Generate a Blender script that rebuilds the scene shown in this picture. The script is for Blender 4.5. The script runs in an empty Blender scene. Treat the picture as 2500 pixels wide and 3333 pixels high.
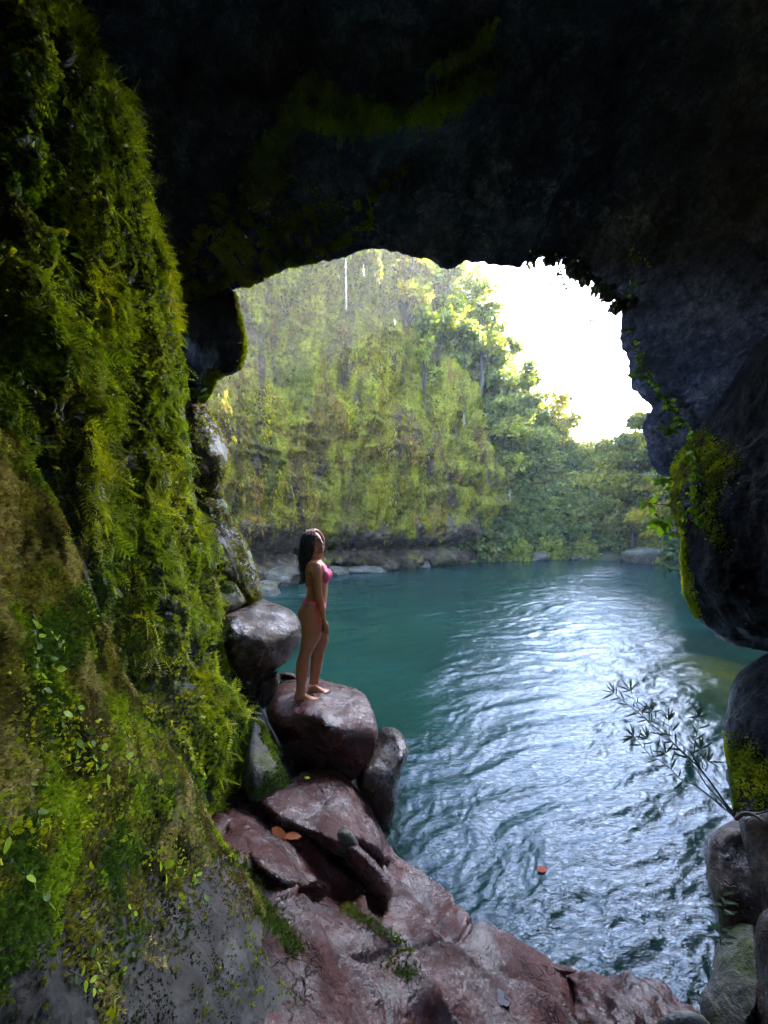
import bpy, math, random
import numpy as np
from mathutils import Vector, Matrix
from mathutils.geometry import delaunay_2d_cdt

C = bpy.context.scene.collection
SC = bpy.context.scene
rng = np.random.default_rng(7)
random.seed(7)

# ------------------------------------------------------------------ camera
F, U0, V0, H = 1300.0, 1250.0, 1700.0, 2.8        # focal length in photo pixels, principal column, horizon row, eye height over the water
cam = bpy.data.cameras.new('camera')
cam.sensor_fit = 'HORIZONTAL'; cam.sensor_width = 36.0
cam.lens = F / 2500.0 * 36.0
cam.shift_y = (V0 - 1666.5) / 2500.0
cam.clip_start = 0.05; cam.clip_end = 2000
camo = bpy.data.objects.new('camera', cam); C.objects.link(camo)
camo.location = (0, 0, H); camo.rotation_euler = (math.pi/2, 0, 0)
SC.camera = camo

# ------------------------------------------------------------------ sky, sun, exposure
SUN_EL, SUN_AZ = math.radians(34), math.radians(47)       # azimuth clockwise from +Y
w = bpy.data.worlds.new('World'); SC.world = w; w.use_nodes = True
nt = w.node_tree; nt.nodes.clear()
sky = nt.nodes.new('ShaderNodeTexSky'); sky.sky_type = 'NISHITA'; sky.sun_disc = False
sky.sun_elevation = SUN_EL; sky.sun_rotation = SUN_AZ
sky.air_density = 1.0; sky.dust_density = .9; sky.ozone_density = 1.8
bg = nt.nodes.new('ShaderNodeBackground'); bg.inputs['Strength'].default_value = 0.15
wo = nt.nodes.new('ShaderNodeOutputWorld')
nt.links.new(sky.outputs[0], bg.inputs[0]); nt.links.new(bg.outputs[0], wo.inputs[0])
sl = bpy.data.lights.new('sun', 'SUN'); sl.energy = 4.0; sl.angle = math.radians(0.5); sl.color = (1, 0.93, 0.8)
so = bpy.data.objects.new('sun', sl); C.objects.link(so)
sv = Vector((math.sin(SUN_AZ)*math.cos(SUN_EL), math.cos(SUN_AZ)*math.cos(SUN_EL), math.sin(SUN_EL)))
so.rotation_euler = sv.to_track_quat('Z', 'Y').to_euler(); so.location = sv*60
SC.view_settings.view_transform = 'Standard'; SC.view_settings.look = 'None'
SC.view_settings.gamma = 1; SC.view_settings.use_curve_mapping = False
SC.view_settings.exposure = 5.1
cy = SC.cycles
cy.use_denoising = True
cy.max_bounces = 8; cy.diffuse_bounces = 4; cy.glossy_bounces = 3; cy.transmission_bounces = 4
cy.transparent_max_bounces = 8; cy.volume_bounces = 1
cy.caustics_reflective = False; cy.caustics_refractive = False
cy.sample_clamp_indirect = 6.0

# ------------------------------------------------------------------ numpy noise
_perm = np.random.default_rng(3).permutation(256); _perm = np.concatenate([_perm, _perm, _perm])
_g = np.random.default_rng(4).normal(size=(256, 3)); _g /= np.linalg.norm(_g, axis=1)[:, None]
def pnoise(P):
    P = np.asarray(P, float); Pi = np.floor(P).astype(int); f = P - Pi; Pi &= 255
    u = f*f*f*(f*(f*6-15)+10)
    r = 0
    for dx in (0, 1):
        for dy in (0, 1):
            for dz in (0, 1):
                h = _perm[_perm[_perm[(Pi[:, 0]+dx)] + Pi[:, 1]+dy] + Pi[:, 2]+dz]
                gr = _g[h]
                d = gr[:, 0]*(f[:, 0]-dx) + gr[:, 1]*(f[:, 1]-dy) + gr[:, 2]*(f[:, 2]-dz)
                wx = u[:, 0] if dx else 1-u[:, 0]; wy = u[:, 1] if dy else 1-u[:, 1]; wz = u[:, 2] if dz else 1-u[:, 2]
                r = r + d*wx*wy*wz
    return r*1.5
def fbm(P, s=1.0, octv=4, gain=.5, off=0.0):
    P = np.asarray(P, float)*s + off; a = 1; r = 0
    for _ in range(octv):
        r = r + a*pnoise(P); P = P*2.03 + 11.7; a *= gain
    return r
def ridged(P, s=1.0, octv=3, off=0.0):
    P = np.asarray(P, float)*s + off; a = 1; r = 0
    for _ in range(octv):
        r = r + a*(1-np.abs(pnoise(P))*2.2); P = P*2.1 + 5.3; a *= .5
    return r/1.75
def sstep(a, b, x):
    t = np.clip((x-a)/(b-a), 0, 1); return t*t*(3-2*t)

# ------------------------------------------------------------------ helpers
def P(u, v, Y): return Vector(((u-U0)/F*Y, Y, H-(v-V0)/F*Y))
def px2w(uv, Y): return np.stack([(uv[:, 0]-U0)/F*Y, Y, H-(uv[:, 1]-V0)/F*Y], 1)
def w2px(W):
    y = np.maximum(W[:, 1], .05)
    return W[:, 0]/y*F+U0, V0-(W[:, 2]-H)/y*F
def yz(v, z): return F*(H-z)/(v-V0)                # distance of the point seen at row v that lies at height z
def Z2(x, y, o, s): return (o[0]+x*s, o[1]+y*s)

def tag(o, label=None, cat=None, group=None, kind=None):
    if label: o['label'] = label
    if cat: o['category'] = cat
    if group: o['group'] = group
    if kind: o['kind'] = kind
    return o
def mesh_obj(name, V, T, mat, parent=None, smooth=True, col=None):
    me = bpy.data.meshes.new(name)
    V = np.asarray(V, np.float32); T = np.asarray(T, np.int32)
    k = T.shape[1]
    me.vertices.add(len(V)); me.vertices.foreach_set('co', V.ravel())
    me.loops.add(T.size); me.loops.foreach_set('vertex_index', T.ravel())
    me.polygons.add(len(T)); me.polygons.foreach_set('loop_start', np.arange(0, T.size, k, dtype=np.int32))
    me.polygons.foreach_set('use_smooth', np.full(len(T), smooth))
    me.update(calc_edges=True)
    if col is not None:
        a = me.color_attributes.new('Col', 'FLOAT_COLOR', 'POINT')
        c4 = np.ones((len(V), 4), np.float32); c4[:, :3] = col; a.data.foreach_set('color', c4.ravel())
    if mat: me.materials.append(mat)
    o = bpy.data.objects.new(name, me); C.objects.link(o)
    if parent: o.parent = parent
    return o
def empty(name, loc=(0, 0, 0)):
    o = bpy.data.objects.new(name, None); C.objects.link(o); o.location = loc; o.empty_display_size = .1
    return o
def under(o, parent):
    "parent o, whose mesh is in world coordinates, to an empty that stands elsewhere"
    o.parent = parent; o.matrix_parent_inverse = Matrix.Translation(parent.location).inverted(); return o

def vnormals(V, T):
    n = np.cross(V[T[:, 1]]-V[T[:, 0]], V[T[:, 2]]-V[T[:, 0]])
    N = np.zeros_like(V)
    for k in range(3):
        for c in range(3): N[:, c] += np.bincount(T[:, k], n[:, c], len(V))
    return N/np.maximum(np.linalg.norm(N, axis=1), 1e-12)[:, None]
def subdiv(V, T):
    E = np.concatenate([T[:, [0, 1]], T[:, [1, 2]], T[:, [2, 0]]]); E.sort(axis=1)
    key = E[:, 0].astype(np.int64)*len(V)+E[:, 1]
    uq, first, inv = np.unique(key, return_index=True, return_inverse=True)
    M = (V[E[first, 0]]+V[E[first, 1]])/2
    m = inv.reshape(3, -1)+len(V); n = len(T)
    a, b, c = T[:, 0], T[:, 1], T[:, 2]; ab, bc, ca = m
    return np.concatenate([V, M]), np.concatenate([np.stack([a, ab, ca], 1), np.stack([ab, b, bc], 1), np.stack([ca, bc, c], 1), np.stack([ab, bc, ca], 1)])
def resample(poly, step, closed=True):
    p = np.asarray(poly, float)
    q = np.vstack([p, p[:1]]) if closed else p
    d = np.linalg.norm(np.diff(q, axis=0), axis=1); s = np.concatenate([[0], np.cumsum(d)])
    n = max(3, int(round(s[-1]/step)))
    t = np.linspace(0, s[-1], n, endpoint=not closed)
    return np.stack([np.interp(t, s, q[:, k]) for k in range(q.shape[1])], 1)
def smooth_poly(p, it=1, closed=True):
    p = np.asarray(p, float)
    for _ in range(it):
        q = np.roll(p, -1, axis=0) if closed else None
        if closed: p = np.stack([p*.75+q*.25, p*.25+q*.75], 1).reshape(-1, p.shape[1])
        else:
            a, b = p[:-1], p[1:]
            p = np.vstack([p[:1], np.stack([a*.75+b*.25, a*.25+b*.75], 1).reshape(-1, p.shape[1]), p[-1:]])
    return p
def inside(pts, poly):
    x, y = pts[:, 0], pts[:, 1]; r = np.zeros(len(pts), bool)
    a = poly; b = np.roll(poly, -1, axis=0)
    for (x1, y1), (x2, y2) in zip(a, b):
        c = ((y1 > y) != (y2 > y)); 
        if y1 == y2: continue
        r ^= c & (x < (x2-x1)*(y-y1)/(y2-y1)+x1)
    return r
def dist_poly(pts, poly, closed=True):
    d = np.full(len(pts), 1e9)
    a = poly if closed else poly[:-1]; b = np.roll(poly, -1, axis=0) if closed else poly[1:]
    for p, q in zip(a, b):
        e = q-p; L = max(e@e, 1e-9)
        t = np.clip(((pts-p)@e)/L, 0, 1)
        d = np.minimum(d, np.linalg.norm(pts-(p+t[:, None]*e), axis=1))
    return d
def rbf(ctrl):
    c = np.asarray(ctrl, float); X = c[:, :2]/1000; y = np.log(c[:, 2]); n = len(c)
    def k(r): return np.where(r > 1e-9, r*r*np.log(np.maximum(r, 1e-9)), 0)
    if n < 4:
        m = y.mean(); return lambda q: np.full(len(q), math.exp(m))
    A = np.zeros((n+3, n+3)); A[:n, :n] = k(np.linalg.norm(X[:, None]-X[None], axis=2)) + np.eye(n)*1e-4
    A[:n, n] = 1; A[:n, n+1:] = X; A[n, :n] = 1; A[n+1:, :n] = X.T
    wts = np.linalg.solve(A, np.concatenate([y, [0, 0, 0]]))
    def f(q):
        q = np.asarray(q)/1000
        return np.exp(k(np.linalg.norm(q[:, None]-X[None], axis=2))@wts[:n] + wts[n] + q@wts[n+1:])
    return f

def relief(outline, ctrl, step=14, R=80, A=.25, B=.5, sub=1, disp=None, rough_edge=0, sm=1, seed=0):
    """A closed solid whose silhouette, seen from the photographer's spot, is `outline`; the distance of its
    face comes from ctrl (u, v, metres); it rounds off over R pixels by A metres and is A+B metres deep behind."""
    r = np.random.default_rng(seed+5)
    out = resample(smooth_poly(outline, sm), step)
    if rough_edge:
        e = np.roll(out, -1, 0)-np.roll(out, 1, 0); e /= np.linalg.norm(e, axis=1)[:, None]
        nn = fbm(np.c_[out/70., np.full(len(out), seed*3.1)], 1, 4, .6)
        out = out + np.stack([e[:, 1], -e[:, 0]], 1)*(nn*rough_edge)[:, None]
    lo, hi = out.min(0), out.max(0)
    gx, gy = np.meshgrid(np.arange(lo[0], hi[0], step), np.arange(lo[1], hi[1], step))
    g = np.stack([gx.ravel(), gy.ravel()], 1); g[:, 0] += (np.round(g[:, 1]/step) % 2)*step*.5
    g += r.uniform(-.2, .2, g.shape)*step
    g = g[inside(g, out)]; g = g[dist_poly(g, out) > step*.55]
    pts = np.vstack([out, g]); n0 = len(out)
    res = delaunay_2d_cdt([Vector(p) for p in pts], [(i, (i+1) % n0) for i in range(n0)], [], 1, 1e-6)
    uv = np.array([tuple(p) for p in res[0]]); T = np.array([tuple(f) for f in res[2] if len(f) == 3])
    for _ in range(sub): uv, T = subdiv(uv, T)
    # orientation: front faces look at the camera
    cr = (uv[T[:, 1], 0]-uv[T[:, 0], 0])*(uv[T[:, 2], 1]-uv[T[:, 0], 1])-(uv[T[:, 1], 1]-uv[T[:, 0], 1])*(uv[T[:, 2], 0]-uv[T[:, 0], 0])
    T = np.where((cr > 0)[:, None], T[:, [0, 2, 1]], T)
    d = dist_poly(uv, out)
    p = np.sqrt(np.clip(1-(1-np.clip(d/R, 0, 1))**2, 0, 1))
    E = np.concatenate([T[:, [0, 1]], T[:, [1, 2]], T[:, [2, 0]]]); E.sort(axis=1)
    uq, cnt = np.unique(E, axis=0, return_counts=True); bnd = np.zeros(len(uv), bool); bnd[uq[cnt == 1].ravel()] = True
    p[bnd] = 0
    Yc = rbf(ctrl)(uv)
    Yf = Yc + A*(1-p); Yb = Yc + A + B*p
    Vf = px2w(uv, Yf); Vb = px2w(uv, Yb)
    idx = np.arange(len(uv)); bi = idx.copy(); nb = ~bnd; bi[nb] = len(uv)+np.arange(nb.sum())
    V = np.vstack([Vf, Vb[nb]]); Tb = bi[T][:, [0, 2, 1]]
    TT = np.vstack([T, Tb])
    if disp is not None:
        N = vnormals(V, TT); q = np.concatenate([p, p[nb]])
        V = V + N*(disp(V, N)*(.15+.85*sstep(0, .5, q)))[:, None]
    return V, TT, len(T)
def rockdisp(a=.03, s=3.0, crack=.03, cs=1.5, squash=(1, 1, 1), off=0.):
    sq = np.array(squash, float)
    def f(V, N):
        d = a*fbm(V*sq, s, 5, .5, off)
        if crack:
            r = ridged(V*sq + .25*np.stack([fbm(V, 1.5, 2), fbm(V, 1.5, 2, off=9), fbm(V, 1.5, 2, off=19)], 1), cs, 1, off)
            d = d - crack*sstep(.80, .98, r)
        return d
    return f

# ------------------------------------------------------------------ materials
class NT:
    def __init__(s, name):
        s.m = bpy.data.materials.new(name); s.m.use_nodes = True; s.t = s.m.node_tree; s.t.nodes.clear()
        s.pos = s.n('ShaderNodeNewGeometry')
    def n(s, k, **kw):
        x = s.t.nodes.new(k)
        for a, b in kw.items(): setattr(x, a, b)
        return x
    def l(s, a, b): s.t.links.new(a, b)
    def vec(s, scale):
        m = s.n('ShaderNodeVectorMath', operation='MULTIPLY'); s.l(s.pos.outputs['Position'], m.inputs[0]); m.inputs[1].default_value = scale; return m.outputs[0]
    def noise(s, scale, detail=5, rough=.55, sq=None, dist=0):
        x = s.n('ShaderNodeTexNoise'); x.inputs['Scale'].default_value = scale; x.inputs['Detail'].default_value = detail
        x.inputs['Roughness'].default_value = rough; x.inputs['Distortion'].default_value = dist
        s.l(s.vec(sq or (1, 1, 1)), x.inputs['Vector']); return x.outputs['Fac']
    def voro(s, scale, sq=None, feat='F1'):
        x = s.n('ShaderNodeTexVoronoi', feature=feat); x.inputs['Scale'].default_value = scale
        s.l(s.vec(sq or (1, 1, 1)), x.inputs['Vector']); return x.outputs['Distance']
    def ramp(s, fac, stops):
        r = s.n('ShaderNodeValToRGB'); s.l(fac, r.inputs[0]); e = r.color_ramp.elements
        while len(e) < len(stops): e.new(.5)
        for k, (p, c) in enumerate(stops):
            e[k].position = p; e[k].color = (*c, 1) if isinstance(c, tuple) else (c, c, c, 1)
        return r.outputs[0]
    def mix(s, f, a, b, mode='MIX'):
        x = s.n('ShaderNodeMixRGB', blend_type=mode)
        for i, v in ((0, f), (1, a), (2, b)):
            if isinstance(v, (int, float)): x.inputs[i].default_value = v if i == 0 else (v, v, v, 1)
            elif isinstance(v, tuple): x.inputs[i].default_value = (*v, 1)
            else: s.l(v, x.inputs[i])
        return x.outputs[0]
    def math(s, op, a, b=0.):
        x = s.n('ShaderNodeMath', operation=op)
        for i, v in ((0, a), (1, b)):
            if isinstance(v, (int, float)): x.inputs[i].default_value = v
            else: s.l(v, x.inputs[i])
        return x.outputs[0]
    def bump(s, h, strength=.5, dist=.02, base=None):
        b = s.n('ShaderNodeBump'); b.inputs['Strength'].default_value = strength; b.inputs['Distance'].default_value = dist
        s.l(h, b.inputs['Height'])
        if base: s.l(base, b.inputs['Normal'])
        return b.outputs[0]
    def pbsdf(s, col, rough=.6, normal=None, spec=.5, coat=0, metal=0):
        p = s.n('ShaderNodeBsdfPrincipled')
        for k, v in (('Base Color', col), ('Roughness', rough), ('Specular IOR Level', spec), ('Coat Weight', coat)):
            if isinstance(v, (int, float)): p.inputs[k].default_value = v
            elif isinstance(v, tuple): p.inputs[k].default_value = (*v, 1)
            else: s.l(v, p.inputs[k])
        if normal: s.l(normal, p.inputs['Normal'])
        return p
    def out(s, sh):
        o = s.n('ShaderNodeOutputMaterial'); s.l(sh, o.inputs['Surface']); return s.m

def rock_mat(name, c1, c2, c3, moss=None, moss_amt=.5, moss_up=.5, scale=1.0, wet=(.18, .5), bump=.6, bd=.02, sq=(1, 1, 1), fine=60, spec=.5):
    m = NT(name)
    n1 = m.noise(1.3*scale, 6, .6, sq, .4); n2 = m.noise(7*scale, 6, .65, sq); n3 = m.noise(fine, 4, .7)
    col = m.ramp(m.mix(.45, n1, n2), [(.36, c1), (.5, c2), (.64, c3)])
    col = m.mix(.6, col, m.ramp(n3, [(.37, .35), (.63, 1.55)]), 'MULTIPLY')
    cr = m.voro(2.2*scale, sq, 'DISTANCE_TO_EDGE')
    col = m.mix(m.ramp(cr, [(0., .55), (.03, 0.)]), col, (c1[0]*.5, c1[1]*.5, c1[2]*.5))
    rough = m.ramp(m.noise(2.5*scale, 5, .6), [(.38, wet[0]), (.62, wet[1])])
    if moss:
        sep = m.n('ShaderNodeSeparateXYZ'); m.l(m.pos.outputs['Normal'], sep.inputs[0])
        f = m.math('ADD', m.math('MULTIPLY', sep.outputs[2], moss_up*.35), m.noise(2.2*scale, 7, .7))
        f = m.ramp(f, [(.62-moss_amt*.25, 0.), (.74-moss_amt*.25, 1.)])
        mc = m.ramp(m.noise(30, 4, .7), [(.3, tuple(x*.35 for x in moss)), (.55, moss), (.75, tuple(x*1.5 for x in moss))])
        col = m.mix(f, col, mc); rough = m.mix(f, rough, .9)
    h = m.math('ADD', m.math('MULTIPLY', n2, 1.5), m.math('MULTIPLY', n3, .45))
    nrm = m.bump(h, bump, bd)
    return m.out(m.pbsdf(col, rough, nrm, spec).outputs[0])

def leaf_mat(name, trans=.45, gloss=.35, rough=.45, gain=1.0):
    m = NT(name)
    a = m.n('ShaderNodeAttribute', attribute_name='Col')
    c = m.mix(1., a.outputs['Color'], gain, 'MULTIPLY')
    p = m.pbsdf(c, rough, None, gloss)
    t = m.n('ShaderNodeBsdfTranslucent'); tc = m.mix(1., c, (1.35, 1.3, .5), 'MULTIPLY'); m.l(tc, t.inputs[0])
    x = m.n('ShaderNodeMixShader'); x.inputs[0].default_value = trans
    m.l(p.outputs[0], x.inputs[1]); m.l(t.outputs[0], x.inputs[2])
    return m.out(x.outputs[0])
def plain(name, col, rough=.6, spec=.4, var=.35, sc=30, bump=.3, bd=.003):
    m = NT(name); n = m.noise(sc, 5, .6)
    c = m.mix(1., col, m.ramp(n, [(.3, 1-var), (.7, 1+var)]), 'MULTIPLY')
    return m.out(m.pbsdf(c, rough, m.bump(n, bump, bd), spec).outputs[0])

M = {}
M['cave'] = rock_mat('cave_rock', (.022, .022, .036), (.072, .072, .11), (.20, .19, .23), scale=1.1, wet=(.45, .8), bump=1., bd=.09, fine=26, spec=.18)  # the roof's faint blue light is put into this colour
M['shadedrock'] = rock_mat('shaded_cave_rock', (.004, .004, .006), (.012, .012, .018), (.035, .034, .044), scale=1.1, wet=(.4, .8), bump=1., bd=.06, fine=26, spec=.12)  # the same rock darkened, with shade put into the colour
M['wallrock'] = rock_mat('wall_rock', (.012, .014, .010), (.035, .036, .026), (.09, .085, .07), moss=(.055, .085, .012), moss_amt=.75, moss_up=0, wet=(.35, .8), bump=.9, bd=.04)
M['sloperock'] = rock_mat('slope_rock', (.010, .009, .007), (.026, .022, .018), (.055, .046, .038), moss=(.05, .075, .015), moss_amt=.0, moss_up=0, scale=.7, wet=(.4, .7), bump=.8, bd=.006, fine=75, spec=.25)
def wet_rock(name, c1, c2, c3, sc=1.8):
    m = NT(name)
    n1 = m.noise(1.4*sc, 6, .62, None, .5); n2 = m.noise(6*sc, 6, .68, None, .4); n3 = m.noise(48, 5, .7); n4 = m.noise(170, 3, .6)
    col = m.ramp(m.mix(.45, n1, n2), [(.36, c1), (.5, c2), (.66, c3)])
    col = m.mix(.7, col, m.ramp(n3, [(.3, .4), (.7, 1.5)]), 'MULTIPLY'); col = m.mix(.5, col, m.ramp(n4, [(.35, .55), (.65, 1.35)]), 'MULTIPLY')
    wv = m.n('ShaderNodeTexVoronoi', feature='DISTANCE_TO_EDGE'); wv.inputs['Scale'].default_value = 3.6
    nz = m.n('ShaderNodeTexNoise'); nz.inputs['Scale'].default_value = 4; nz.inputs['Detail'].default_value = 4; m.l(m.vec((1, 1, 1)), nz.inputs['Vector'])
    ad = m.n('ShaderNodeVectorMath', operation='MULTIPLY_ADD'); m.l(nz.outputs['Color'], ad.inputs[0]); ad.inputs[1].default_value = (.5, .5, .5); m.l(m.vec((1, 1.3, 1)), ad.inputs[2]); m.l(ad.outputs[0], wv.inputs['Vector'])
    crk = m.ramp(wv.outputs['Distance'], [(0., 0.), (.018, 1.)]); brk = m.ramp(m.noise(1.2, 3), [(.45, 1.), (.58, 0.)]); crk = m.math('MAXIMUM', crk, brk)
    col = m.mix(1., col, m.ramp(crk, [(0., .25), (1., 1.)]), 'MULTIPLY')
    wetm = m.ramp(m.math('ADD', m.math('MULTIPLY', m.noise(3.1, 5, .6, None, .6), .7), m.math('MULTIPLY', n3, .3)), [(.44, 1.), (.56, 0.)])
    rough = m.mix(wetm, .62, .10); spec = m.mix(wetm, .22, .75)
    h = m.math('ADD', m.math('MULTIPLY', n2, 1.6), m.math('ADD', m.math('MULTIPLY', n3, .55), m.math('MULTIPLY', n4, .16))); h = m.math('ADD', h, m.math('MULTIPLY', crk, .7))
    return m.out(m.pbsdf(col, rough, m.bump(h, .85, .014), spec).outputs[0])
M['red'] = wet_rock('wet_red_rock', (.013, .0022, .0015), (.048, .009, .006), (.10, .026, .018))
M['brown'] = wet_rock('brown_boulder_rock', (.012, .006, .004), (.042, .021, .012), (.09, .050, .030), 1.4)
M['mossyboulder'] = rock_mat('mossy_boulder_rock', (.014, .013, .010), (.04, .036, .026), (.080, .070, .054), moss=(.07, .085, .018), moss_amt=.55, moss_up=.0, scale=1.8, wet=(.3, .65), bump=.9, bd=.02, fine=55)
def cliff_mat():
    m = NT('cliff_rock'); sep = m.n('ShaderNodeSeparateXYZ'); m.l(m.pos.outputs['Position'], sep.inputs[0])
    n1 = m.noise(.35, 5, .6, (1, 1, 2.5), .6); n2 = m.noise(2.2, 6, .7, (1, 1, 2.2)); n3 = m.noise(7, 4, .7)
    rock = m.ramp(m.mix(.5, n1, n2), [(.36, (.020, .013, .008)), (.5, (.075, .052, .032)), (.66, (.17, .125, .09))])
    mossc = m.ramp(m.noise(.42, 6, .65, (1, 1, .55), .5), [(.30, (.05, .055, .010)), (.42, (.13, .115, .012)), (.52, (.21, .20, .010)), (.60, (.15, .09, .018)), (.72, (.07, .085, .010))])
    mossc = m.mix(1., mossc, m.ramp(n3, [(.3, .4), (.7, 1.5)]), 'MULTIPLY')
    f = m.noise(.8, 7, .72, (1, 1, .28), .3)
    lowz = m.ramp(m.math('ADD', m.math('MULTIPLY', sep.outputs[2], .12), m.math('MULTIPLY', m.noise(.6, 4, .6, (1, 1, .4)), .5)), [(.46, 0.), (.60, .16)])
    f = m.ramp(m.math('ADD', f, lowz), [(.55, 0.), (.63, 1.)])
    return m.out(m.pbsdf(m.mix(f, rock, mossc), .95, m.bump(m.math('ADD', n2, m.math('MULTIPLY', n3, .6)), 1., .22), .06).outputs[0])
M['cliff'] = cliff_mat()
M['shore'] = rock_mat('shore_rock', (.03, .025, .018), (.09, .075, .055), (.19, .16, .13), moss=(.07, .075, .018), moss_amt=.1, moss_up=.35, scale=.7, wet=(.35, .75), bump=.8, bd=.06, fine=14, spec=.2)
M['hill'] = rock_mat('hillside_soil', (.015, .018, .008), (.03, .034, .014), (.055, .05, .03), moss=(.03, .045, .01), moss_amt=.8, moss_up=.4, scale=.4, wet=(.8, 1), bump=.8, bd=.2, fine=6, spec=.05)
M['leaf'] = leaf_mat('leaf_surface', .4, .25, .4)
M['tree'] = leaf_mat('tree_foliage', .5, .12, .5)
M['moss'] = leaf_mat('moss_growth', .3, .03, .8)
M['bark'] = plain('bark', (.075, .06, .045), .85, sc=14, bump=.8, bd=.02)
M['stem'] = plain('dark_stem', (.03, .02, .016), .6, sc=60)
M['root'] = plain('pale_root', (.13, .11, .09), .8, sc=40)

# bed of the pool and the land around it ---------------------------------------------------
def bed_height(x, y):
    "height of the ground sheet; the pool lies below zero"
    p = np.stack([x, y, 0*x], 1)
    # signed distance to the pool outline, positive on land
    pool = np.array([(-3.2, 3), (-.6, 3.8), (.2, 3.0), (.9, 2.4), (1.8, 2.1), (2.3, 2.2), (4.6, 3.2), (6.5, 5), (10.5, 9), (13.6, 15.5), (16.2, 20), (18.6, 25), (18, 29), (11, 31.5), (2, 28.5), (-3, 22.5), (-6.5, 19.5), (-10, 16), (-9, 9), (-6, 6)])
    q = np.stack([x, y], 1); d = dist_poly(q, pool); ins = inside(q, pool)
    n = fbm(p, .35, 4)
    dep = -np.minimum(.45 + d*.95, 3.6)
    # the sand bar by the right bank is shallow
    bar = np.exp(-(((x-(6.2+.34*(y-7)))/2.7)**2)-(((y-8)/6.0)**2))
    bar2 = np.exp(-(((x-2.2)/1.1)**2)-(((y-4.2)/1.9)**2))
    dep = dep*(1-.965*bar) + .16*n*(.4+bar+bar2)*np.clip(d, 0, 1)
    dep = np.minimum(dep, -.05)
    land = np.minimum(.5*d, .5) + sstep(1, 26, d)*15*(.75+.4*fbm(p, .06, 3)) + sstep(20, 150, d)*12
    land = land + .12*n
    near = np.exp(-((x/5.)**2+(y/4.)**2)**2)                   # under the cave the ground stays low
    land = land*(1-near) - .5*near
    return np.where(ins, dep, land)

def ground_sheet():
    def ax(lo, hi, n, k=2.2):
        t = np.linspace(-1, 1, n); s = np.sign(t)*np.abs(t)**k
        return np.where(s < 0, -s*lo, s*hi)
    xs = ax(-200, 200, 240); ys = ax(-108, 312, 240, 2.4) + 8
    X, Y = np.meshgrid(xs, ys); x, y = X.ravel(), Y.ravel()
    z = bed_height(x, y)
    V = np.stack([x, y, z], 1); n = len(xs)
    i, j = np.meshgrid(np.arange(n-1), np.arange(len(ys)-1)); a = (j*n+i).ravel()
    T = np.stack([a, a+1, a+n+1, a+n], 1)
    m = NT('ground_earth')
    sep = m.n('ShaderNodeSeparateXYZ'); m.l(m.pos.outputs['Position'], sep.inputs[0])
    n1 = m.noise(.9, 6, .6); n2 = m.noise(9, 5, .65)
    sand = m.ramp(m.mix(.5, n1, n2), [(.35, (.10, .075, .015)), (.5, (.19, .145, .03)), (.65, (.27, .21, .05))])
    soil = m.ramp(m.mix(.5, n1, n2), [(.35, (.015, .02, .008)), (.5, (.035, .04, .015)), (.65, (.06, .055, .03))])
    f = m.ramp(m.math('ADD', m.math('MULTIPLY', sep.outputs[2], .5), .5), [(.43, 0.), (.49, 1.)])
    mat = m.out(m.pbsdf(m.mix(f, sand, soil), .85, m.bump(n2, .5, .03), .3).outputs[0])
    tag(mesh_obj('ground', V, T, mat), kind='structure')
ground_sheet()

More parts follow.
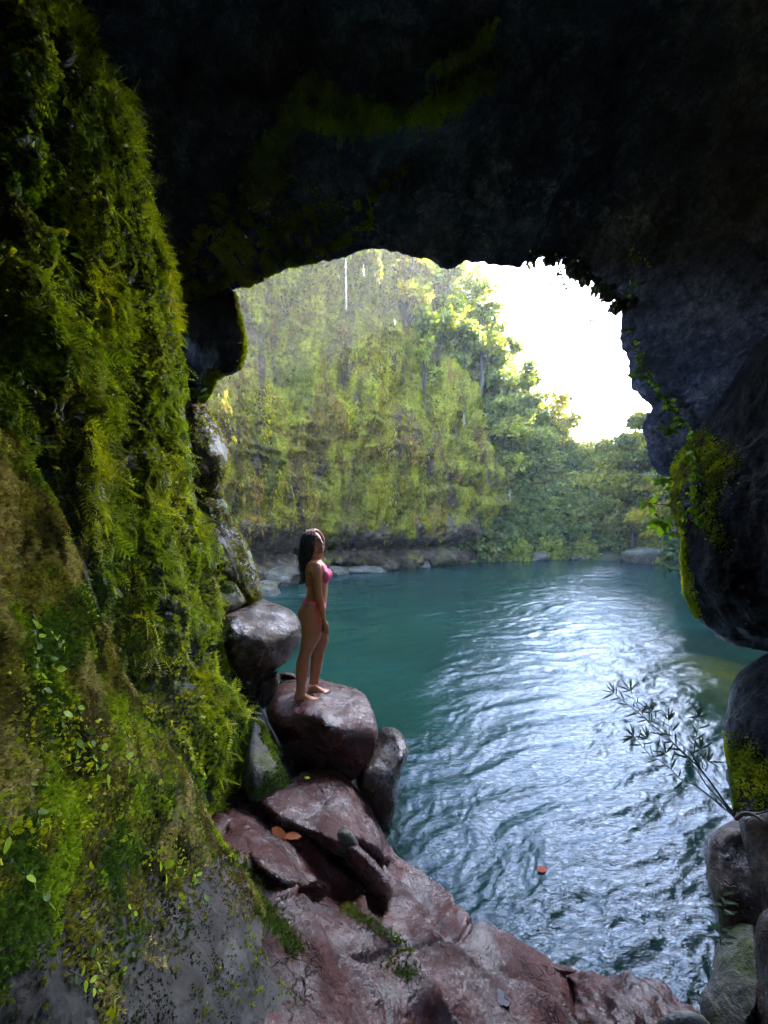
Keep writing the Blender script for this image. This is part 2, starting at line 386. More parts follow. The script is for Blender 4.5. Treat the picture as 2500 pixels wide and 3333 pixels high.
def water_sheet():
    # finer towards the photographer; real waves, the finest ripple is relief in the material
    r = []
    ys = 1.2*np.exp(np.linspace(0, math.log(42/1.2), 560)); 
    nx = 520; t = np.linspace(-1.08, 1.02, nx)
    Y, Tt = np.meshgrid(ys, t, indexing='ij'); X = Tt*np.maximum(Y*1.02, 2.0+Y*.6); X = X.ravel(); Y = Y.ravel()
    p = np.stack([X, Y, 0*X], 1)
    warp = np.stack([fbm(p, .22, 3), fbm(p, .22, 3, off=7.7), 0*X], 1)
    q = p + warp*.75
    rot = math.radians(28); cx, sx = math.cos(rot), math.sin(rot)
    a = q[:, 0]*cx+q[:, 1]*sx; b = -q[:, 0]*sx+q[:, 1]*cx
    q2 = np.stack([a*.55, b*1.5, 0*a], 1)
    q3 = np.stack([a*1.3, b*3.4, 0*a+3], 1)
    calm = (1-.8*sstep(.60, .80, X/Y)*sstep(4.5, 6, Y))*np.clip(sstep(-.12, .28, X/Y + .22*fbm(p, .3, 3, off=4.2)) + .8*sstep(6.0, 3.8, Y), 0, 1)
    z = .022*fbm(q2, .9, 2) + .013*pnoise(q2*2.6+5)*(.35+.65*calm)
    rid = 1-np.abs(pnoise(q3*1.15+9))*2; z = z + .014*rid*(.15+.85*calm)
    rid2 = 1-np.abs(pnoise(q3*2.8+19))*2; z = z + .0070*rid2*(.1+.9*calm)
    fine = sstep(14, 7, Y); q4 = np.stack([a*2.2, b*3.2, 0*a+8], 1) + .6*np.stack([fbm(p, 2, 2), fbm(p, 2, 2, off=5), 0*a], 1)
    z = z + fine*(.12+.88*calm)*(.0068*(1-np.abs(pnoise(q4*2.6+3))*2) + .0036*pnoise(q4*6.1+31))
    V = np.stack([X, Y, z], 1); ny = len(ys)
    i, j = np.meshgrid(np.arange(nx-1), np.arange(ny-1)); k = (j*nx+i).ravel()
    T = np.stack([k, k+1, k+nx+1, k+nx], 1)
    dep = np.maximum(-bed_height(X, Y), 0)
    murk = 1-np.exp(-dep*2.4)
    m = NT('pool_water')
    at = m.n('ShaderNodeAttribute', attribute_name='Col')
    sepc = m.n('ShaderNodeSeparateColor'); m.l(at.outputs['Color'], sepc.inputs[0])
    h = m.math('ADD', m.noise(16, 4, .6, (.8, 1.3, 1), 1.2), m.math('MULTIPLY', m.noise(45, 3, .6, (1, 1.2, 1), .8), .35))
    cm_ = m.n('ShaderNodeMath', operation='MULTIPLY'); m.l(h, cm_.inputs[0]); m.l(sepc.outputs[1], cm_.inputs[1]); nrm = m.bump(cm_.outputs[0], .7, .014)
    body = m.n('ShaderNodeBsdfDiffuse'); m.l(m.ramp(m.noise(.25, 4), [(.35, (.003, .018, .013)), (.65, (.006, .031, .022))]), body.inputs[0])
    tr = m.n('ShaderNodeBsdfTransparent'); tr.inputs[0].default_value = (.60, .66, .42, 1)
    mx = m.n('ShaderNodeMixShader'); m.l(sepc.outputs[0], mx.inputs[0]); m.l(tr.outputs[0], mx.inputs[1]); m.l(body.outputs[0], mx.inputs[2])
    gl = m.n('ShaderNodeBsdfGlossy'); gl.inputs['Color'].default_value = (.68, .79, 1, 1); gl.inputs['Roughness'].default_value = .035; m.l(nrm, gl.inputs['Normal'])  # blue of the reflected sky put into the gloss colour
    fr = m.n('ShaderNodeFresnel'); fr.inputs['IOR'].default_value = 1.34; m.l(nrm, fr.inputs['Normal'])
    m2 = m.n('ShaderNodeMixShader'); m.l(fr.outputs[0], m2.inputs[0]); m.l(mx.outputs[0], m2.inputs[1]); m.l(gl.outputs[0], m2.inputs[2])
    mat = m.out(m2.outputs[0])
    o = mesh_obj('water', V, T, mat, col=np.stack([murk, .15+.85*calm, murk], 1)); tag(o, kind='structure')
water_sheet()

# ------------------------------------------------------------------ the cave: a shell about the photographer with one mouth
rim_px = [(600,1052),(654,982),(735,949),(779,939),(817,933),(870,903),(925,879),(1012,857),(1104,841),(1175,817),(1240,808),(1299,825),(1366,839),(1412,849),(1429,868),(1455,876),(1478,874),(1512,849),(1545,852),(1624,866),(1664,869),(1694,871),(1724,846),(1763,839),(1816,843),(1850,862),(1883,889),(1923,912),(1962,952),(2002,978),(2022,1012),(2022,1058),(2019,1098),(2029,1138),(2045,1177),(2049,1230),(2059,1264),(2088,1297),(2122,1327),(2098,1363),(2092,1403),(2105,1443),(2112,1482),(2128,1522),(2148,1542),(2200,1560)]
rim_Y = lambda u, v: 5.2 + 1.3*math.exp(-((u-1350)/450)**2) + .9*math.exp(-((u-1850)/230)**2)
hid_px = [(2330,1640,4.6),(2600,1800,4.2),(2800,2200,3.6),(2850,3000,2.6),(2550,3750,2.05),(1500,3900,1.9),(500,3800,1.9),(-100,3300,2.0),(-200,2500,2.6),(200,1900,3.4),(420,1500,4.2),(520,1200,4.7)]
def nrm0(a): return a/np.linalg.norm(a, axis=1)[:, None]
def cave_shell():
    pts = [(u, v, rim_Y(u, v)) for u, v in rim_px] + hid_px
    pts = resample(np.array([(a, b, c*100) for a, b, c in pts]), 9.0); pts[:, 2] /= 100
    e = np.c_[pts[:, :2]/26., np.zeros(len(pts))]
    vis = (inside(pts[:, :2], np.array([(0, 0), (2500, 0), (2500, 1700), (0, 1700)], float)))
    pts[:, 1] += np.where(vis, 7*fbm(e, 1, 3, .6), 0); pts[:, 0] += np.where(vis, 6*fbm(e, 1, 3, .6, 40), 0)
    rimW = px2w(pts[:, :2], pts[:, 2]) - np.array([0, 0, H])
    r0 = np.linalg.norm(rimW, axis=1); d0 = rimW/r0[:, None]
    anti = -np.array([.18, 1, .28]); anti /= np.linalg.norm(anti)
    s = np.concatenate([np.linspace(0, .08, 12, endpoint=False), np.linspace(.08, 1, 190)**1.0])
    s = s[s < .985]
    na, ns = len(d0), len(s)
    om = np.arccos(np.clip(d0@anti, -1, 1))
    D = (np.sin((1-s)[None, :]*om[:, None])[..., None]*d0[:, None] + np.sin(s[None, :]*om[:, None])[..., None]*anti)/np.sin(om)[:, None, None]
    D = D.reshape(-1, 3); S = np.tile(s, na); R0 = np.repeat(r0, ns)
    ax = np.where(D[:, 0] > 0, 3.6, 2.7); az = np.where(D[:, 2] > 0, 3.1, 3.6); ay = np.where(D[:, 1] > 0, 7.5, 5.5)
    rt = 1/((np.abs(D[:, 0]/ax)**3.2+np.abs(D[:, 1]/ay)**3.2+np.abs(D[:, 2]/az)**3.2)**(1/3.2))
    wgt = sstep(0, .42, S)
    r = R0*(1-wgt)+rt*wgt
    Pw = D*r[:, None]
    amp = .25+.75*sstep(0, .12, S)
    n = .34*fbm(Pw, .55, 3) + .16*(ridged(Pw, 1.1, 3)-.6) + .10*fbm(Pw*np.array([1, 1, 1.3]), 2.8, 5, .62)
    # a belly of rock that hangs from the roof on the left and a fold behind it
    u, v = w2px(Pw+np.array([0, 0, H])); fr = Pw[:, 1] > .3
    def lump(cu, cv, su, sv_, ang, h):
        c, s_ = math.cos(ang), math.sin(ang); a = (u-cu)*c+(v-cv)*s_; b = -(u-cu)*s_+(v-cv)*c
        return np.where(fr, h*np.exp(-(a/su)**2-(b/sv_)**2), 0)
    n = n + lump(850, 760, 520, 170, -.5, .9) + lump(1150, 330, 420, 110, -.12, .55) + lump(1500, 300, 200, 150, .2, .35) - lump(1330, 520, 150, 110, -.3, .5) + lump(1650, 650, 300, 140, 0, .4) + lump(2350, 1350, 300, 120, -.75, .4)
    r = r - n*amp*.8
    r = np.maximum(r, 1.3)
    Vin = D*r[:, None] + np.array([0, 0, H])
    # the outside of the rock: rises off the mouth's edge, never in sight from within
    s2 = np.linspace(.0, 1, 26)[1:-1]
    D2 = (np.sin((1-s2)[None, :]*om[:, None])[..., None]*d0[:, None] + np.sin(s2[None, :]*om[:, None])[..., None]*anti)/np.sin(om)[:, None, None]
    D2 = D2.reshape(-1, 3); S2 = np.tile(s2, na); n2s = len(s2)
    R2 = np.repeat(r0, n2s)*(1+.03*S2)+.25+3.2*sstep(0, .35, S2)+.5*fbm(D2*8, .5, 3)*sstep(0, .2, S2)
    R2 = np.maximum(R2, 4.5*sstep(0, .3, S2))
    Vout = D2*R2[:, None] + np.array([0, 0, H])
    V = np.vstack([Vin, Vout, [np.array([0, 0, H])+anti*5.5], [np.array([0, 0, H])+anti*11]])
    Q = []
    i = np.arange(na); i1 = (i+1) % na
    for k in range(ns-1):
        Q.append(np.stack([i*ns+k, i*ns+k+1, i1*ns+k+1, i1*ns+k], 1))
    o = na*ns
    for k in range(n2s-1):
        Q.append(np.stack([o+i*n2s+k, o+i1*n2s+k, o+i1*n2s+k+1, o+i*n2s+k+1], 1))
    Q.append(np.stack([i*ns, i1*ns, o+i1*n2s, o+i*n2s], 1))
    Q = np.concatenate(Q)
    # added unseen opening, right and behind, cut to bring daylight to the left wall
    qc = V[Q].mean(1)-np.array([0, 0, H]); az_ = np.degrees(np.arctan2(qc[:, 0], qc[:, 1])); el_ = np.degrees(np.arctan2(qc[:, 2], np.hypot(qc[:, 0], qc[:, 1])))
    mouth = ((az_-118)/40)**2 + ((el_-12)/34)**2 + .25*fbm(nrm0(qc), 3, 3)
    kin = np.arange(len(Q)) < (ns-1)*na; Qin = Q[kin & (mouth > 1)]; Q = Q[mouth > 1]
    T = np.concatenate([Q[:, [0, 1, 2]], Q[:, [0, 2, 3]]])
    ci, co = len(V)-2, len(V)-1
    T = np.vstack([T, np.stack([i*ns+ns-1, np.full(na, ci), i1*ns+ns-1], 1), np.stack([o+i*n2s+n2s-1, o+i1*n2s+n2s-1, np.full(na, co)], 1)])
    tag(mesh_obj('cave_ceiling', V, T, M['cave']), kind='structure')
    Tin = np.concatenate([Qin[:, [0, 1, 2]], Qin[:, [0, 2, 3]]])
    n_ = np.cross(V[Tin[:, 1]]-V[Tin[:, 0]], V[Tin[:, 2]]-V[Tin[:, 0]]); m_ = V[Tin].mean(1)-np.array([0, 0, H])
    if (n_*m_).sum() > 0: Tin = Tin[:, [0, 2, 1]]
    return V, Tin
caveV, caveT = cave_shell()

# ------------------------------------------------------------------ rocks
S5, S6, S7 = .5425, .49724, .7535
def z2(pts): return [(x*S5, 1100+y*S5) for x, y in pts]                 # wall, seen in a close-up
def z4(pts): return [(600+x*S5, 700+y*S5) for x, y in pts]
def z6(pts): return [(600+x*S6, 1650+y*S6) for x, y in pts]
def z7(pts): return [(650+x*S7, 2400+y*S7) for x, y in pts]
def rock(name, outline, ctrl, mat, label=None, cat='rock', group=None, kind=None, ret=False, **kw):
    V, T, nf = relief(outline, ctrl, **kw)
    o = mesh_obj(name, V, T, mat)
    tag(o, label, None if kind else cat, group, kind)
    return V, T[:nf]

# mossy wall on the left, and the nearer mossy slope before it
wall_out = [(217,-60),(244,81),(282,146),(325,217),(353,260),(396,293),(423,353),(434,423),(439,488),(450,553),(472,624),(499,705),(515,787),(537,852),(559,922),(575,1004),(578,1085),(586,1154),(591,1236),(597,1317),(608,1404),(624,1491),(629,1561),(632,1621),(651,1686),(667,1751),(675,1832),(678,1914),(686,1979),(705,2044),(727,2104),(743,2185),(770,2250),(792,2294),(803,2339),(808,2377),(797,2458),(776,2540),(754,2621),(732,2675),(705,2720),(600,2900),(100,3000),(-500,2900),(-900,1500),(-900,-500),(-200,-1100),(150,-900)]
wall_ctrl = [(-800,300,.95),(-700,2000,.95),(-100,-900,1.3),(0,0,1.75),(-50,800,1.62),(0,1500,1.55),(200,-100,2.2),(230,400,2.15),(350,330,2.5),(300,850,2.15),(450,640,2.75),(550,950,3.05),(300,1400,2.05),(170,1100,1.75),(420,1150,2.5),(580,1300,3.15),(450,1800,2.45),(640,1800,3.2),(600,2150,2.75),(450,2150,2.3),(780,2330,3.1),(700,2650,2.85),(350,2100,2.1),(0,2000,1.5),(560,2600,2.35)]
def wall_disp(V, N):
    g = fbm(V*np.array([1, 1, .28]), 2.6, 4, .6)
    c = fbm(V*np.array([1, 1, .6]), 5.5, 3, .6); return .12*fbm(V, .9, 3) + .10*g + .05*c - .05*sstep(.1, .5, -c) + .02*fbm(V, 14, 3, .6)
V, T, nf = relief(wall_out, wall_ctrl, step=26, R=150, A=.75, B=1.6, sub=2, disp=wall_disp, sm=1, seed=1)
tag(mesh_obj('cave_wall', V, T, M['wallrock']), kind='structure')
wallV, wallT = V, T[:nf]

slope_out = [(-700,1200),(-100,1360),(0,1400),(70,1480),(125,1560),(180,1650),(217,1751),(271,1886),(325,2022),(350,2080),(380,2160),(450,2280),(488,2360),(542,2430),(575,2480),(629,2561),(667,2637),(705,2697),(738,2757),(776,2822),(814,2881),(846,2941),(873,3001),(930,3080),(1010,3150),(1070,3250),(1110,3340),(1150,3500),(1100,3900),(200,4200),(-900,4000),(-1100,2500)]
slope_ctrl = [(-700,1500,.7),(0,1480,1.2),(180,1750,1.38),(-100,2500,.85),(0,2500,.95),(0,3333,.78),(300,2200,1.5),(270,2600,1.2),(300,3000,1.05),(500,2500,1.6),(600,2700,1.75),(600,3300,1.15),(820,3000,1.75),(850,3250,1.5),(1040,3300,1.62),(900,3800,1.2),(300,4000,.8),(-800,3500,.6)]
def slope_disp(V, N): return .05*fbm(V, 1.3, 3) + .014*fbm(V*np.array([1.4, 1, .7]), 4.5, 3, .5) + .003*fbm(V, 30, 3, .6)
V, T, nf = relief(slope_out, slope_ctrl, step=26, R=120, A=.28, B=.8, sub=2, disp=slope_disp, sm=1, seed=2)
tag(mesh_obj('rock_slope', V, T, M['sloperock']), kind='structure')
slopeV, slopeT = V, T[:nf]

# right cave wall with its overhang
rw_out = [(2181,1515),(2187,1562),(2194,1628),(2188,1661),(2208,1734),(2221,1761),(2217,1781),(2221,1848),(2235,1921),(2258,1990),(2302,2040),(2346,2080),(2390,2100),(2442,2112),(2495,2122),(2650,2150),(3100,2150),(3300,1300),(2900,900),(2500,1050),(2330,1330),(2240,1440)]
V, T, nf = relief(rw_out, [(2190,1560,4.3),(2230,1850,3.9),(2300,1300,4.5),(2480,2110,3.5),(2500,1600,3.35),(2380,1750,3.6),(2900,1500,2.5),(2700,1000,3.3)], step=22, R=130, A=.5, B=1.5, sub=2,
    disp=lambda V, N: .10*fbm(V, 1.2, 3)+.07*(ridged(V*np.array([1, 1, .5]), 1.9, 3, 3)-.5)+.02*fbm(V, 9, 3), seed=3)
tag(mesh_obj('cave_side_wall', V, T, M['shadedrock']), kind='structure'); rwV, rwT = V, T[:nf]
lr_out = [(2488,2128),(2442,2165),(2390,2202),(2368,2254),(2365,2305),(2346,2364),(2361,2423),(2376,2512),(2387,2608),(2394,2668),(2450,2760),(2700,2850),(3200,2800),(3300,2200),(2900,2050),(2600,2080)]
V, T, nf = relief(lr_out, [(2380,2300,3.5),(2395,2650,3.1),(2500,2400,3.1),(3000,2400,2.4),(2600,2150,3.3)], step=20, R=90, A=.4, B=1.2, sub=2,
    disp=lambda V, N: .07*fbm(V, 1.6, 4)+.012*fbm(V, 14, 3), seed=4)
o = mesh_obj('boulder', V, T, M['shadedrock']); tag(o, 'black rounded boulder with a mossy foot at the right edge, under the overhang', 'boulder'); lrV, lrT = V, T[:nf]

def B(outline, ctrl, mat, label, **kw):
    d = dict(step=12, R=60, A=.25, B=.5, sub=1, disp=rockdisp(.03, 3, .02, 1.8)); d.update(kw)
    return rock(kw.pop('nm', 'boulder') if 'nm' in kw else 'boulder', outline, ctrl, M[mat], label, 'boulder', **{k: v for k, v in d.items() if k != 'nm'})

# lower right pile
B([(2394,2665),(2353,2684),(2309,2711),(2291,2734),(2294,2807),(2302,2881),(2324,2955),(2331,3014),(2353,3073),(2420,3130),(2520,3090),(2580,2980),(2580,2760),(2500,2690)],
  [(2300,2780,2.75),(2450,2750,2.75),(2420,2900,2.55),(2350,3050,2.5),(2560,2900,2.5)], 'brown', 'smooth purplish black boulder below the roots of the thin shrub', R=55)
B([(2400,2655),(2440,2640),(2500,2648),(2620,2650),(2700,2800),(2700,3200),(2560,3300),(2470,3150),(2475,3000),(2455,2880),(2430,2780),(2410,2710)],
  [(2420,2680,2.6),(2500,2700,2.45),(2500,2900,2.3),(2500,3100,2.2),(2600,3000,2.1)], 'brown', 'mossy grey column of rock at the right edge, beside the purplish boulder', R=40, A=.15)
B([(2317,3102),(2335,3060),(2390,3010),(2440,3000),(2480,3040),(2500,3120),(2500,3300),(2420,3420),(2300,3400),(2275,3280),(2305,3200)],
  [(2330,3120,2.35),(2440,3030,2.3),(2400,3200,2.15),(2400,3350,2.0)], 'mossyboulder', 'grey boulder with a green streak in the lower right corner', R=45)
B([(2455,3010),(2480,2960),(2530,2940),(2650,2960),(2700,3200),(2700,3450),(2500,3450),(2440,3330),(2450,3180),(2440,3090)],
  [(2480,3000,2.1),(2490,3200,1.95),(2500,3350,1.85),(2650,3200,1.8)], 'brown', 'wet reddish brown boulder cut off by the lower right corner', R=45)

# lowest slabs of the ledge by the waterline
ledge_out = [(720,2600),(800,2560),(950,2560),(1100,2600),(1250,2690),(1287,2754),(1290,2784),(1328,2829),(1403,2875),(1479,2942),(1554,3010),(1630,3048),(1705,3093),(1780,3140),(1840,3190),(1890,3280),(1990,3380),(2100,3600),(1500,4000),(700,3900),(600,3200),(650,2800)]
def Zc(*l): return [(u, v, yz(v, z)) for u, v, z in l]
ledge_ctrl = Zc((760,2640,.62),(1000,2620,.35),(1287,2754,.05),(1330,2829,.0),(1479,2942,.0),(1630,3048,.0),(1780,3140,.0),(1900,3300,.05),
    (780,2800,.85),(900,2900,.80),(1040,2960,.62),(1130,2900,.28),(1180,2820,.16),(1240,2900,.22),(1300,2960,.26),(1400,3080,.30),(1180,3000,.52),(1250,3070,.50),(1330,3150,.50),(1000,3100,.78),(1150,3200,.66),
    (1300,3333,.55),(1500,3250,.38),(1600,3180,.22),(1700,3300,.26),(900,3300,.95),(1050,3500,.9),(1500,3700,.5),(1900,3600,.2),(800,3100,.98),(700,3700,1.0),
    (1580,3090,.14),(1450,3000,.16),(1440,3333,.42),(1390,3220,.50))
def ledge_disp(V, N):
    sq = np.array([1., 1., 1.]); rot = math.radians(48); c, s_ = math.cos(rot), math.sin(rot)
    a = V[:, 0]*c-V[:, 1]*s_; b = V[:, 0]*s_+V[:, 1]*c                # a runs along the slabs, b across them
    Q = np.stack([a*.45, b*2.3, V[:, 2]], 1)
    st = ridged(Q + .25*fbm(V, 1.5, 3)[:, None], 1.3, 2, 4)
    t = b*2.1 + .9*fbm(V*.7, 1.1, 3) + .25*a; fr = t-np.floor(t); step_ = .125*(np.minimum(fr*1.15, 1)**1.4 - .5 - .9*sstep(.93, 1., fr))
    t2 = a*1.15 + .8*fbm(V, .9, 2, off=5) + np.floor(t)*.37; f2 = t2-np.floor(t2); crk = np.exp(-((f2-.5)/.035)**2)
    return .03*fbm(V, 1.6, 3) + .03*fbm(Q, 1.1, 3) + step_ - .022*sstep(.72, .97, ridged(V + .3*fbm(V, 2, 2)[:, None], 3.3, 2, 31)) - .035*crk - .03*sstep(.80, .98, st) + .008*fbm(V, 9, 4, .6)
V, T, nf = relief(ledge_out, ledge_ctrl, step=17, R=30, A=.12, B=1.2, sub=2, disp=ledge_disp, sm=1, seed=6)
tag(mesh_obj('rock_ledge', V, T, M['red']), kind='structure'); ledgeV, ledgeT = V, T[:nf]

B([(1800,3145),(1850,3155),(1874,3165),(1900,3160),(1970,3172),(2040,3180),(2095,3176),(2169,3198),(2243,3250),(2290,3290),(2330,3400),(2350,3600),(2100,3700),(1900,3500),(1850,3330),(1880,3240)],
  Zc((1880,3200,.12),(2000,3190,.14),(2200,3250,.1),(2050,3300,.3),(2200,3400,.22),(2000,3500,.3)), 'red', 'ridged purplish red rock at the water on the bottom edge, right of the ledge', R=40, A=.12, disp=rockdisp(.035, 4, .05, 1.6, (2.4, 1, 1)))
B([(1760,3140),(1800,3137),(1860,3145),(1905,3165),(1890,3215),(1830,3225),(1790,3185)], Zc((1800,3150,.02),(1860,3190,.06)), 'red', 'small flat pink red slab lapped by the water at the foot of the ledge', R=25, A=.06, B=.2)
B([(2130,3330),(2190,3290),(2260,3290),(2310,3330),(2330,3400),(2200,3420),(2140,3390)], [(2200,3340,1.75)], 'mossyboulder', 'grey stone cut off by the bottom edge in front of the ridged red rock', R=30, A=.08, B=.2)

# the rock core behind and between the boulders, coloured dark as in shade
V, T, nf = relief([(560,1000),(640,1020),(690,1200),(665,1420),(690,1600),(745,1750),(790,1900),(850,1990),(905,2060),(880,2180),(850,2280),(880,2350),(960,2400),(1080,2450),(1180,2500),(1190,2620),(1160,2700),(1000,2760),(700,2850),(500,2600),(420,1800),(480,1200)],
  [(600,1100,5.2),(660,1500,5.1),(740,1850,4.9),(840,2100,4.75),(820,2350,4.4),(1000,2480,4.25),(1150,2600,4.0),(900,2700,3.6),(600,2500,4.0),(500,1500,4.6)], step=22, R=50, A=.3, B=1.0, sub=1, disp=rockdisp(.08, 1.4, .05, 1.2), seed=44)
tag(mesh_obj('rock_outcrop', V, T, M['shadedrock']), kind='structure')

# upper slab, broken blocks and the rocks under the standing woman
B(z6([(440,1960),(500,1900),(560,1850),(640,1800),(720,1760),(800,1720),(900,1700),(1000,1715),(1080,1790),(1140,1860),(1195,1905),(1225,1990),(1265,2060),(1300,2130),(1330,2190),(1345,2230)])+z7([(838,520),(800,560),(760,520),(700,480),(640,470),(600,500),(560,480),(500,440),(440,420),(390,395),(330,375),(290,340),(250,300)]),
  [(820,2600,2.95),(900,2560,3.1),(1000,2520,3.35),(1100,2510,3.5),(1180,2590,3.4),(1250,2750,3.1),(860,2660,2.75),(980,2680,2.75),(1100,2700,2.75),(1200,2760,2.8),(1120,2760,2.65)], 'red',
  'big cracked wet red slab just below the boulder the woman stands on', R=38, A=.22, B=.5, step=11, disp=rockdisp(.045, 2.6, .07, 1.5, (1, 1, 1.4)))
B(z7([(635,470),(670,450),(720,500),(790,570),(838,640),(833,690),(810,712),(770,690),(720,640),(660,570),(625,520)]), [(1140,2770,2.72),(1240,2900,2.6),(1200,2830,2.6)], 'red',
  'angular red block hanging over the black gap in the ledge', R=22, A=.12, B=.35, step=9, disp=rockdisp(.02, 5, .03, 2.5))
B(z7([(590,400),(640,395),(680,440),(690,500),(660,530),(610,515),(560,500),(555,450)]), [(1120,2740,2.7)], 'mossyboulder', 'small dark broken stone wedged at the left of the angular red block', R=22, A=.1, B=.25, step=9)
B(z7([(100,330),(150,300),(230,330),(290,380),(350,420),(420,450),(490,500),(540,570),(570,640),(560,670),(500,650),(430,660),(360,640),(290,600),(220,540),(150,450),(110,400)]),
  Zc((740,2680,.78),(850,2700,.72),(980,2780,.62),(1060,2890,.62),(900,2830,.86),(800,2760,.86)), 'red', 'long wet reddish slab lying left of the black gap, beside the mossy slope', R=30, A=.15, B=.4, step=10, disp=rockdisp(.035, 3.2, .05, 2., (1, 1, 1)))
B(z6([(1270,1450),(1320,1440),(1370,1442),(1420,1475),(1450,1530),(1475,1600),(1460,1660),(1420,1730),(1402,1800),(1392,1900),(1375,2020),(1330,2140),(1290,2110),(1240,2020),(1180,1900),(1120,1830),(1130,1720),(1200,1640),(1250,1560)]),
  [(1240,2400,3.95),(1300,2380,3.9),(1300,2500,3.55),(1190,2500,3.6),(1250,2600,3.5),(1260,2690,3.6),(1180,2560,3.55)], 'brown', 'wedge shaped brown rock leaning right of the boulder, its foot in the water', R=32, A=.2, B=.5, step=10, disp=rockdisp(.03, 4, .03, 2.2))
shade = B(z6([(420,1370),(500,1380),(560,1440),(610,1540),(622,1650),(660,1760),(740,1840),(700,1900),(600,1930),(480,1950),(400,1900),(380,1700),(390,1500)]),
  [(820,2380,3.3),(880,2420,3.35),(880,2500,3.1),(850,2560,3.0),(930,2580,3.1)], 'mossyboulder', 'greenish brown boulder in the shade between the mossy wall and the foot boulder', R=45, A=.25, B=.4, step=11)
FZ = 1.08                                              # height of the rock under her feet
footV, footT = B(z6([(530,1330),(560,1285),(585,1230),(612,1180),(640,1140),(720,1125),(820,1110),(900,1128),(960,1150),(1050,1165),(1120,1185),(1180,1225),(1225,1300),(1262,1410),(1270,1490),(1255,1580),(1220,1660),(1170,1720),(1120,1790),(1060,1800),(980,1740),(900,1725),(780,1690),(690,1650),(640,1570),(600,1490),(560,1430)]),
  Zc((880,2290,FZ-.03),(900,2230,FZ-.02),(1000,2215,FZ-.03),(960,2275,FZ),(1050,2250,FZ),(1100,2230,FZ-.06),(1180,2270,FZ-.08),(1000,2330,FZ),(1100,2330,FZ-.01),(1190,2350,FZ-.12),(920,2340,FZ-.06),(1060,2372,FZ-.05))
  + [(1050,2430,3.55),(1000,2400,3.66),(1150,2420,3.52),(1050,2510,3.85),(950,2460,3.9),(1150,2520,3.6),(1090,2540,3.9),(1200,2480,3.55),(1215,2380,3.62)],
  'red', 'large flat topped wet red brown boulder with the barefoot woman standing on it', R=26, A=.16, B=.35, step=8, disp=rockdisp(.020, 3.2, .012, 1.4))
B(z6([(612,1100),(640,1078),(700,1085),(735,1105),(725,1135),(660,1145),(618,1140)]), Zc((930,2205,.98)), 'red', 'low pink red rock behind the heels of the woman', R=14, A=.08, B=.3, step=7)
B(z6([(500,1130),(560,1100),(615,1065),(628,1110),(622,1180),(600,1240),(560,1300),(520,1330),(490,1300)]), [(870,2220,4.1),(890,2180,4.1)], 'brown', 'narrow upright brown rock beneath the big bulging boulder', R=20, A=.12, B=.4, step=8)
B(z6([(255,720),(300,690),(370,665),(420,640),(470,600),(512,600),(560,622),(640,642),(710,690),(755,745),(772,800),(768,860),(745,930),(700,990),(650,1030),(600,1062),(545,1105),(520,1160),(510,1240),(508,1330),(430,1345),(360,1200),(300,1060),(255,900),(240,800)]),
  [(740,2010,3.9),(800,1975,4.25),(880,1960,4.6),(760,2040,3.75),(850,2030,4.0),(930,2010,4.35),(960,2060,4.2),(860,2100,3.85),(760,2120,3.75),(930,2120,4.1),(800,2220,4.0),(840,2260,4.25),(740,2200,3.9)],
  'brown', 'big bulging brown boulder with a wet grey top, behind the back of the woman', R=40, A=.3, B=.7, step=9, disp=rockdisp(.045, 2.2, .06, .9))
rnd = B(z2([(1250,1410),(1300,1400),(1350,1425),(1420,1480),(1470,1560),(1485,1590),(1440,1625),(1380,1652),(1320,1670),(1270,1660),(1240,1560),(1230,1470)]),
  [(700,1900,4.1),(760,1930,4.2),(780,1960,4.3),(710,1980,4.0)], 'mossyboulder', 'rounded grey green boulder resting on top of the big bulging one', R=32, A=.2, B=.4, step=8)
lean = B(z2([(1180,1000),(1200,965),(1240,945),(1290,948),(1335,958),(1365,1000),(1385,1060),(1420,1120),(1445,1170),(1480,1230),(1505,1290),(1525,1360),(1545,1430),(1562,1500),(1575,1570),(1540,1612),(1490,1605),(1440,1560),(1400,1510),(1330,1450),(1260,1420),(1200,1380),(1150,1200)]),
  [(670,1620,4.4),(720,1630,4.6),(700,1750,4.35),(760,1750,4.55),(730,1850,4.3),(800,1880,4.5),(840,1950,4.6),(640,1800,4.2)], 'mossyboulder', 'tall leaning slab of mossy grey rock above the bulging boulder', R=36, A=.3, B=.5, step=9, disp=rockdisp(.035, 3, .02, 1.4, (1.5, 1.5, .5)))
oval = B(z2([(1095,450),(1120,330),(1180,310),(1225,380),(1260,450),(1300,510),(1335,570),(1362,640),(1378,720),(1378,780),(1355,850),(1345,910),(1345,975),(1270,1020),(1200,1020),(1150,900),(1100,700)]),
  [(640,1340,4.6),(700,1380,4.75),(660,1480,4.45),(720,1480,4.65),(660,1580,4.5),(700,1600,4.6)], 'mossyboulder', 'oval brown and grey lump of rock under the black hanging one on the left', R=40, A=.3, B=.5, step=9)
hang = B(z4([(-80,600),(-20,560),(60,520),(120,500),(180,470),(250,440),(300,450),(312,520),(330,580),(350,650),(368,730),(366,800),(355,870),(335,925),(300,955),(250,965),(210,975),(180,990),(165,1040),(140,1085),(115,1130),(80,1060),(30,1020),(-60,1000),(-120,800)]),
  [(600,1060,5.1),(740,960,4.75),(620,1180,5.0),(740,1100,4.65),(790,1120,4.55),(700,1200,4.7)], 'shadedrock', 'black rock hanging down at the left of the cave mouth', R=20, A=.15, B=.7, step=9, disp=rockdisp(.05, 2, .04, 1.3))  # its inward face is in shade, put into the black colour

